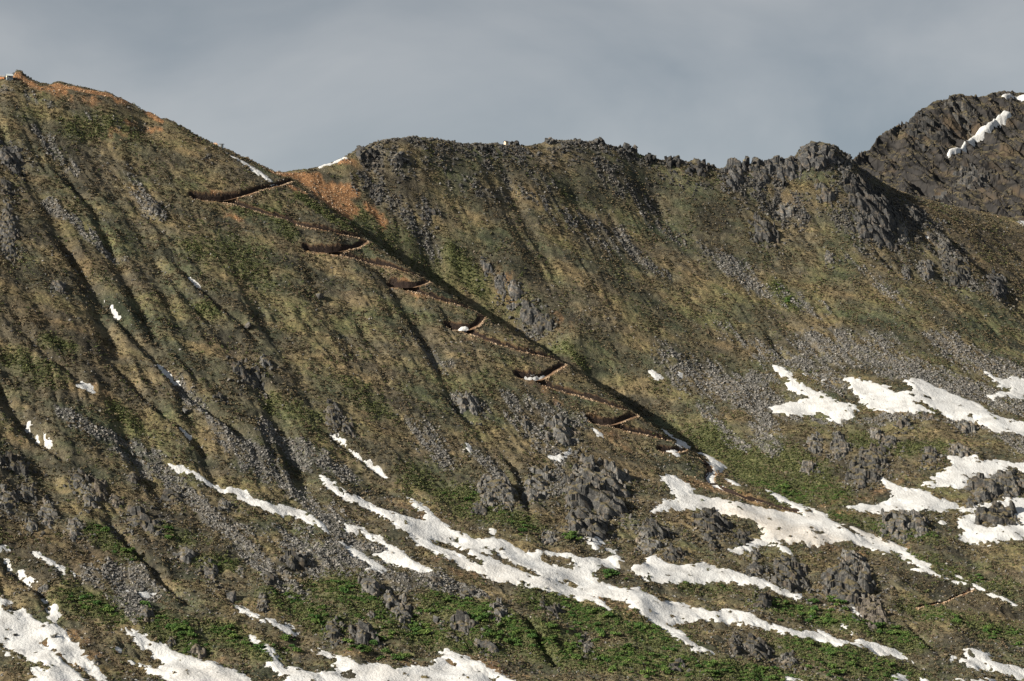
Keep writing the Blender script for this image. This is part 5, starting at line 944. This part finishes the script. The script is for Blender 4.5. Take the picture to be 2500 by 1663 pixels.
def tufts(name, weight, n, coll, nk, label, lo=0.7, hi=1.6):
    x, y, z, k = sample(weight, n, rs); s = rs.uniform(lo, hi, n)
    scatter(name, np.stack([x, y, z-0.05], 1), s[:,None]*rs.uniform(0.8, 1.2, (n, 3)), np.stack([rs.normal(0.25, .15, n), rs.normal(0, .15, n), rs.uniform(0, 6.28, n)], 1), rs.randint(0, nk, n), coll, label)
veg = (1-np.clip(soilT*1.5, 0, 1))*(1-np.clip(SC*1.1, 0, 1))*(1-np.clip(SO*1.1, 0, 1))*(1-np.clip(RK, 0, 1))*(1-onpath)
tufts('heath_tussocks', veg*np.clip(0.45 + 0.9*fbm(X/13, Y/13, 3, 401), 0.04, 1.2)*(1-0.6*GR), 90000, C_HEATH, 5, 'brown heath and dry grass over the mountainside')
tufts('green_turf', veg*np.clip(GR*1.3 + 0.05 + 0.25*fbm(X/18, Y/18, 2, 411), 0, 1)**1.5, 45000, C_TURF, 4, 'low green turf on the moister slopes')
print('scatter', round(time.time()-T0, 1))

# ------------------------------------------------------------------ alder shrubs
def alder_mesh(seed):
    r_ = np.random.RandomState(seed); V_ = []; F_ = []
    lobes = [(r_.uniform(-.55, .55), r_.uniform(-.5, .5), r_.uniform(.30, .52), r_.uniform(.34, .52)) for _ in range(7)]
    for lx, ly, lz, lr in lobes:
        for k in range(46):
            d = r_.normal(size=3); d /= np.linalg.norm(d); d[2] = abs(d[2])*1.0 - 0.15
            c = np.array([lx, ly, lz]) + d*lr*r_.uniform(0.6, 1.05)*np.array([1, 1, 0.85])
            a = r_.normal(size=3); a /= np.linalg.norm(a); b = np.cross(a, d + 0.6*r_.normal(size=3)); b /= np.linalg.norm(b)+1e-6
            s = r_.uniform(0.07, 0.15); i = len(V_); V_ += [c-a*s, c+b*s*.8, c+a*s, c-b*s*.8]; F_.append((i, i+1, i+2, i+3))
    for k in range(5):                 # stems fanning out from the root
        a = r_.uniform(0, 6.28); e = np.array([math.cos(a)*.45, math.sin(a)*.45, .5]); s0 = np.array([0.03, 0, 0]); i = len(V_)
        V_ += [np.array([0, 0, -.15])-s0, np.array([0, 0, -.15])+s0, e+s0*.4, e-s0*.4]; F_.append((i, i+1, i+2, i+3))
    return mesh_np('alder_shrub', V_, F_, M_ALDER, False)
ALD = [alder_mesh(60+k) for k in range(7)]
zones = [(8,[(700,1000),(1000,1010),(1150,1130),(1300,1200),(1420,1330),(1380,1400),(1200,1320),(1000,1280),(930,1240),(900,1150),(720,1080)],70,'bright green alder in the dense thicket at the bottom centre'),
 (8,[(-10,880),(120,900),(130,960),(0,975)],9,'alder at the left end of the bottom shrub belt'),(8,[(90,960),(290,975),(280,1010),(100,1020)],6,'alder under the humped boulder'),(8,[(180,1190),(350,1190),(360,1290),(200,1290)],14,'alder right of the knobbly boulder'),(8,[(30,1310),(230,1310),(230,1380),(30,1380)],9,'alder on the rim of the bottom snowfield'),(8,[(450,1170),(600,1170),(600,1260),(450,1260)],14,'alder between the triangular and domed boulders'),(8,[(270,1340),(470,1350),(470,1430),(280,1430)],9,'alder on the bank above the bottom snowfield'),(8,[(520,1050),(620,1060),(620,1120),(530,1110)],6,'alder beside the diagonal gully'),
 (8,[(1500,1000),(1860,1060),(1860,1140),(1560,1130)],20,'alder below the longest snow tongue'),(8,[(1400,1180),(1900,1180),(1900,1300),(1420,1300)],30,'alder in the lower thicket right of centre'),(8,[(1450,1300),(1640,1310),(1700,1420),(1480,1420)],14,'alder around the outcrop in the lower thicket'),(8,[(1780,1330),(2000,1330),(2000,1540),(1780,1540)],22,'alder near the bottom edge right of centre'),(8,[(2000,1130),(2200,1200),(2180,1230),(2000,1200)],9,'alder along the foot of the longest tongue'),(8,[(2050,1250),(2356,1300),(2356,1560),(2050,1560)],24,'alder above the bottom edge right of centre'),
 (9,[(620,1020),(960,1060),(960,1170),(640,1150)],20,'alder below the curved snow tongue'),(9,[(880,990),(1150,1010),(1130,1100),(900,1090)],12,'alder at the foot of the great split boulder'),(9,[(930,1110),(1080,1130),(1080,1190),(940,1180)],8,'alder left of the tan boulder'),(9,[(1280,1170),(1450,1180),(1560,1260),(1550,1320),(1380,1290)],20,'bright alder below the tan boulder'),(9,[(60,1420),(330,1420),(330,1540),(60,1540)],16,'alder at the bottom edge left of the pale outcrop'),(9,[(550,1480),(700,1500),(700,1590),(550,1590)],7,'alder at the bottom edge below the rocky knob'),(9,[(850,1290),(1100,1350),(1480,1450),(1480,1590),(900,1590),(840,1400)],46,'alder in the wide bottom thicket right of centre'),(9,[(2080,1200),(2356,1230),(2356,1330),(2100,1300)],16,'dark alder near the right edge'),(9,[(1750,1110),(1900,1120),(1890,1180),(1750,1170)],6,'alder on the slope below the short trail'),
 (7,[(500,960),(700,980),(820,1090),(800,1130),(560,1080)],16,'dull alder at lower left below the grey scree'),(7,[(1050,1110),(1250,1110),(1350,1250),(1340,1330),(1240,1310),(1150,1200)],22,'alder in the strip above the wide snowfield'),(7,[(1440,1190),(1620,1200),(1620,1250),(1460,1250)],7,'alder left of the short snow strip'),(7,[(1560,1270),(1700,1280),(1850,1350),(1840,1390),(1700,1340),(1560,1310)],14,'alder left of the snowfield tongue'),(7,[(1930,1250),(2040,1260),(2060,1390),(1980,1390)],10,'alder in the clump right of the snowfield tongue'),(7,[(1930,960),(2080,980),(2080,1030),(1940,1030)],7,'alder at the foot of the scree strip'),(7,[(2110,1030),(2300,1040),(2260,1200),(2120,1200)],11,'alder in the clump left of the rocky rise'),(7,[(640,500),(780,540),(780,570),(650,550)],6,'small alder below the upright rocks'),(7,[(780,660),(1000,700),(980,770),(800,700)],7,'alder beside the dark gully at lower left'),(7,[(2300,880),(2356,890),(2356,960),(2310,940)],5,'alder at the far left of the shrub belt'),(7,[(970,1020),(1060,1030),(1050,1080),(980,1070)],4,'alder by the tilted slab'),(7,[(1140,500),(1240,510),(1230,600),(1150,580)],5,'alder on heath near the outcrop pair'),
 (8,[(1210,480),(1360,490),(1350,570),(1220,560)],10,'alder in the clump below the dark ledge'),(8,[(1530,550),(1650,555),(1645,600),(1540,590)],6,'alder at the foot of the central crag'),(8,[(1770,795),(1960,830),(1970,880),(1800,850)],9,'alder on the turf island in the longest tongue'),(6,[(680,1350),(790,1370),(800,1450),(700,1440)],6,'alder in the fold of the green slope'),(6,[(640,-20),(700,0),(770,110),(700,110)],7,'alder in the green streak high on the back slope'),(8,[(860,320),(930,330),(930,380),(870,370)],4,'alder left of the rounded boulder pair'),(9,[(2000,830),(2080,840),(2070,870),(2000,860)],3,'small alder above the trail fork')]
def in_poly(px, py, poly):
    ins = False; j = len(poly)-1
    for i in range(len(poly)):
        xi, yi = poly[i]; xj, yj = poly[j]
        if (yi > py) != (yj > py) and px < (xj-xi)*(py-yi)/(yj-yi)+xi: ins = not ins
        j = i
    return ins
rs2 = random.Random(12); spots = []
for sh, poly, n, lab in zones:
    pl = P(sh, poly); xs = [p[0] for p in pl]; ys_ = [p[1] for p in pl]; got = 0; guard = 0
    while got < n and guard < n*40:
        guard += 1; q = (rs2.uniform(min(xs), max(xs)), rs2.uniform(min(ys_), max(ys_)))
        if in_poly(q[0], q[1], pl): spots.append((q, lab, rs2.uniform(2.6, 5.6))); got += 1
spots.sort(key=lambda s: -s[2]); n_single = 0; rest = []
for q, lab, size in spots:
    p = G.ray([q])[0]; z = float(G.h(p[0], p[1]))
    if n_single < 295:
        o = link('alder_shrub', ALD[n_single % 7], None, (p[0], p[1], z-0.15), label=lab, category='shrub', group=lab.replace('alder', 'alders', 1))
        o.scale = (size*rs2.uniform(.5, .68), size*rs2.uniform(.5, .65), size*rs2.uniform(.42, .66)); o.rotation_euler = (R(rs2.uniform(5, 20)), R(rs2.uniform(-8, 8)), rs2.uniform(0, 6.28)); n_single += 1
    else: rest.append((p[0], p[1], z-0.15, size*0.56))
rest = np.array(rest); nR = len(rest)
extra = []
C_ALD = proto_collection('alder_kinds', ALD)
x, y, z, k = sample(veg*(low > 0.3)*np.clip(GR*1.8-0.8, 0, 1)*sstep(-0.15, 0.35, fbm(X/9, Y/9, 2, 421)), 4200, rs)
allp = np.concatenate([rest[:,:3], np.stack([x, y, z-0.1], 1)]); alls = np.concatenate([rest[:,3], rs.uniform(0.6, 1.7, 4200)])
scatter('shrub_thicket', allp, alls[:,None]*rs.uniform(.8, 1.1, (len(alls), 3))*np.array([1, 1, .8]), np.stack([np.full(len(alls), .2), rs.normal(0, .1, len(alls)), rs.uniform(0, 6.28, len(alls))], 1), rs.randint(0, 7, len(alls)), C_ALD, 'low green alder thicket filling in between the larger bushes')
print('shrubs', n_single, nR, round(time.time()-T0, 1))
# ------------------------------------------------------------------ the huts on the ridge
M_WALL = flat_material('grey_blue_siding', (0.16,0.20,0.23), 0.8, 0.2, 1.5); M_PALE = flat_material('pale_timber', (0.55,0.47,0.36), 0.8, 0.2, 1.5); M_ROOFM = flat_material('galvanised_roof', (0.42,0.47,0.50), 0.45, 0.15, 1.0)
M_WOOD = flat_material('orange_timber', (0.42,0.19,0.09), 0.8, 0.3, 2.0); M_FRAME = flat_material('window_frame_paint', (0.6,0.6,0.58), 0.6, 0.1); M_GLASS = flat_material('window_glass', (0.02,0.025,0.03), 0.1, 0.1); M_DARKW = flat_material('dark_weathered_timber', (0.07,0.065,0.065), 0.85, 0.3, 2.0)
def boxes(name, bl, material, parent=None, loc=None, rot=None, **props):
    bm = bmesh.new()
    for (x0,y0,z0,x1,y1,z1) in bl:
        r = bmesh.ops.create_cube(bm, size=1.0)
        for v in r['verts']: v.co = Vector(((x0+x1)/2+v.co.x*(x1-x0), (y0+y1)/2+v.co.y*(y1-y0), (z0+z1)/2+v.co.z*(z1-z0)))
    bmesh.ops.bevel(bm, geom=list(bm.edges), offset=0.015, segments=1, affect='EDGES')
    m = bpy.data.meshes.new(name); bm.to_mesh(m); bm.free(); m.materials.append(material)
    o = link(name, m, parent, loc, **props)
    if rot is not None: o.rotation_euler = rot
    return o
def prism(name, prof, y0, y1, material, parent):    # gable profile (x, z) drawn along y
    n = len(prof); Vv = [(x, y0, z) for x, z in prof] + [(x, y1, z) for x, z in prof]
    bm = bmesh.new(); vs = [bm.verts.new(v) for v in Vv]
    bm.faces.new(vs[:n]); bm.faces.new(vs[n:][::-1])
    for i in range(n): bm.faces.new((vs[i], vs[i+n], vs[(i+1)%n+n], vs[(i+1)%n]))
    bmesh.ops.recalc_face_normals(bm, faces=bm.faces)
    m = bpy.data.meshes.new(name); bm.to_mesh(m); bm.free(); m.materials.append(material); return link(name, m, parent)
def hut(name, label, px, py, width, depth, height, rise, rz, wall, roofm, windows=True, fronts=()):
    p = G.ray([(px, py)])[0]; z = float(G.h(p[0], p[1]))
    e = link(name, None, None, (p[0], p[1], z-0.3), label=label, category='hut'); e.rotation_euler = (0, 0, rz)
    w, d, h = width/2, depth/2, height
    # the ridge runs along x; gable ends face left and right
    body = prism('wall', [(-d, -1.2), (d, -1.2), (d, h), (0, h+rise), (-d, h)], -w, w, wall, e); body.rotation_euler = (0, 0, R(-90))
    L = math.hypot(d+0.35, rise*(d+0.35)/d); ang = math.atan2(rise, d)
    rf = link('roof', None, e)
    for sgn in (-1, 1):
        o = boxes('roof_panel', [(-w-0.3, -L, 0, w+0.3, 0, 0.09)], roofm, rf, (0, 0, h+rise+0.06)); o.rotation_euler = (ang if sgn < 0 else ang, 0, 0 if sgn < 0 else R(180))
    if windows:
        f = boxes('window', [(-0.85, -d-0.06, 0.95, 0.95, -d-0.01, 1.05),(-0.85, -d-0.06, 2.0, 0.95, -d-0.01, 2.1),(-0.85, -d-0.06, 1.05, -0.75, -d-0.01, 2.0),(0.85, -d-0.06, 1.05, 0.95, -d-0.01, 2.0),(0.0, -d-0.06, 1.05, 0.1, -d-0.01, 2.0)], M_FRAME, e)
        boxes('pane', [(-0.75, -d-0.04, 1.05, 0.0, -d-0.012, 2.0)], M_GLASS, f); boxes('pane', [(0.1, -d-0.04, 1.05, 0.85, -d-0.012, 2.0)], M_GLASS, f)
        boxes('corner_board', [(w-0.12, -d-0.05, -1.0, w+0.03, -d-0.005, h-0.05)], M_FRAME, e); boxes('corner_board', [(-w-0.03, -d-0.05, -1.0, -w+0.12, -d-0.005, h-0.05)], M_PALE, e)
        boxes('gable_board', [(-w-0.06, -d+0.1, 1.6, -w-0.005, d-0.1, h-0.05)], M_PALE, e)
    return e
h1 = hut('ridge_hut', 'grey blue gabled hut with a two-pane window at the left end of the skyline', 23, 194, 3.9, 3.2, 2.5, 1.15, R(24), M_WALL, M_ROOFM)
# the deck with a railing left of the hut
p = G.ray([(8, 192)])[0]; z = float(G.h(p[0], p[1]))
dk = link('timber_deck', None, None, (p[0]-0.6, p[1], z), label='pale and orange timber deck beside the grey blue hut', category='deck')
boxes('floor', [(-1.6, -1.4, 0.9, 1.4, 1.4, 1.05)], M_PALE, dk)
for sx, sy in ((-1.5, -1.3), (1.3, -1.3), (-1.5, 1.3), (1.3, 1.3)): boxes('leg', [(sx-.1, sy-.1, -1.5, sx+.1, sy+.1, 0.9)], M_WOOD, dk)
boxes('skirt', [(-1.6, -1.45, -0.6, 1.4, -1.38, 0.8)], M_WOOD, dk); boxes('railing', [(-1.6, -1.4, 1.9, 1.4, -1.3, 2.0), (-1.6, -1.4, 1.05, -1.5, -1.3, 1.9), (1.3, -1.4, 1.05, 1.4, -1.3, 1.9), (-0.1, -1.4, 1.05, 0.0, -1.3, 1.9)], M_PALE, dk)
# open shelter lower on the left ridge
p = G.ray([(540, 358)])[0]; z = float(G.h(p[0], p[1]))
sh = link('ridge_shelter', None, None, (p[0], p[1], z), label='small flat-roofed shelter half way down the left ridge', category='shelter'); sh.rotation_euler = (0, 0, R(-15))
boxes('wall', [(-0.9, -1.1, -0.8, 1.1, 1.1, 2.1)], M_WALL, sh); boxes('roof', [(-1.3, -1.4, 2.12, 1.9, 1.4, 2.3)], M_DARKW, sh); boxes('door', [(0.2, -1.16, -0.3, 0.9, -1.105, 1.8)], M_DARKW, sh); boxes('side_panel', [(-1.0, -1.0, -0.8, -0.905, 1.0, 2.0)], M_WOOD, sh)
p = G.ray([(527, 352)])[0]; z = float(G.h(p[0], p[1]))
st = link('timber_stack', None, None, (p[0], p[1], z), label='pale orange timber stack beside the flat-roofed shelter', category='timber stack'); st.rotation_euler = (0, R(8), R(-10))
for i in range(5):
    for j in range(3 - (i > 2)): boxes('plank', [(-2.0+0.15*i, -0.7+0.5*j, 0.3*i-0.2, 1.7-0.25*i, -0.25+0.5*j, 0.3*i+0.06)], M_PALE if (i+j) % 2 else M_WOOD, st)
# pale hut on the back ridge
hut('ridge_hut', 'tiny pale hut with a dark roof on the flat back skyline', 1236, 354, 2.6, 2.4, 2.6, 0.9, R(35), M_PALE, M_DARKW, windows=False)
print('done', round(time.time()-T0, 1))
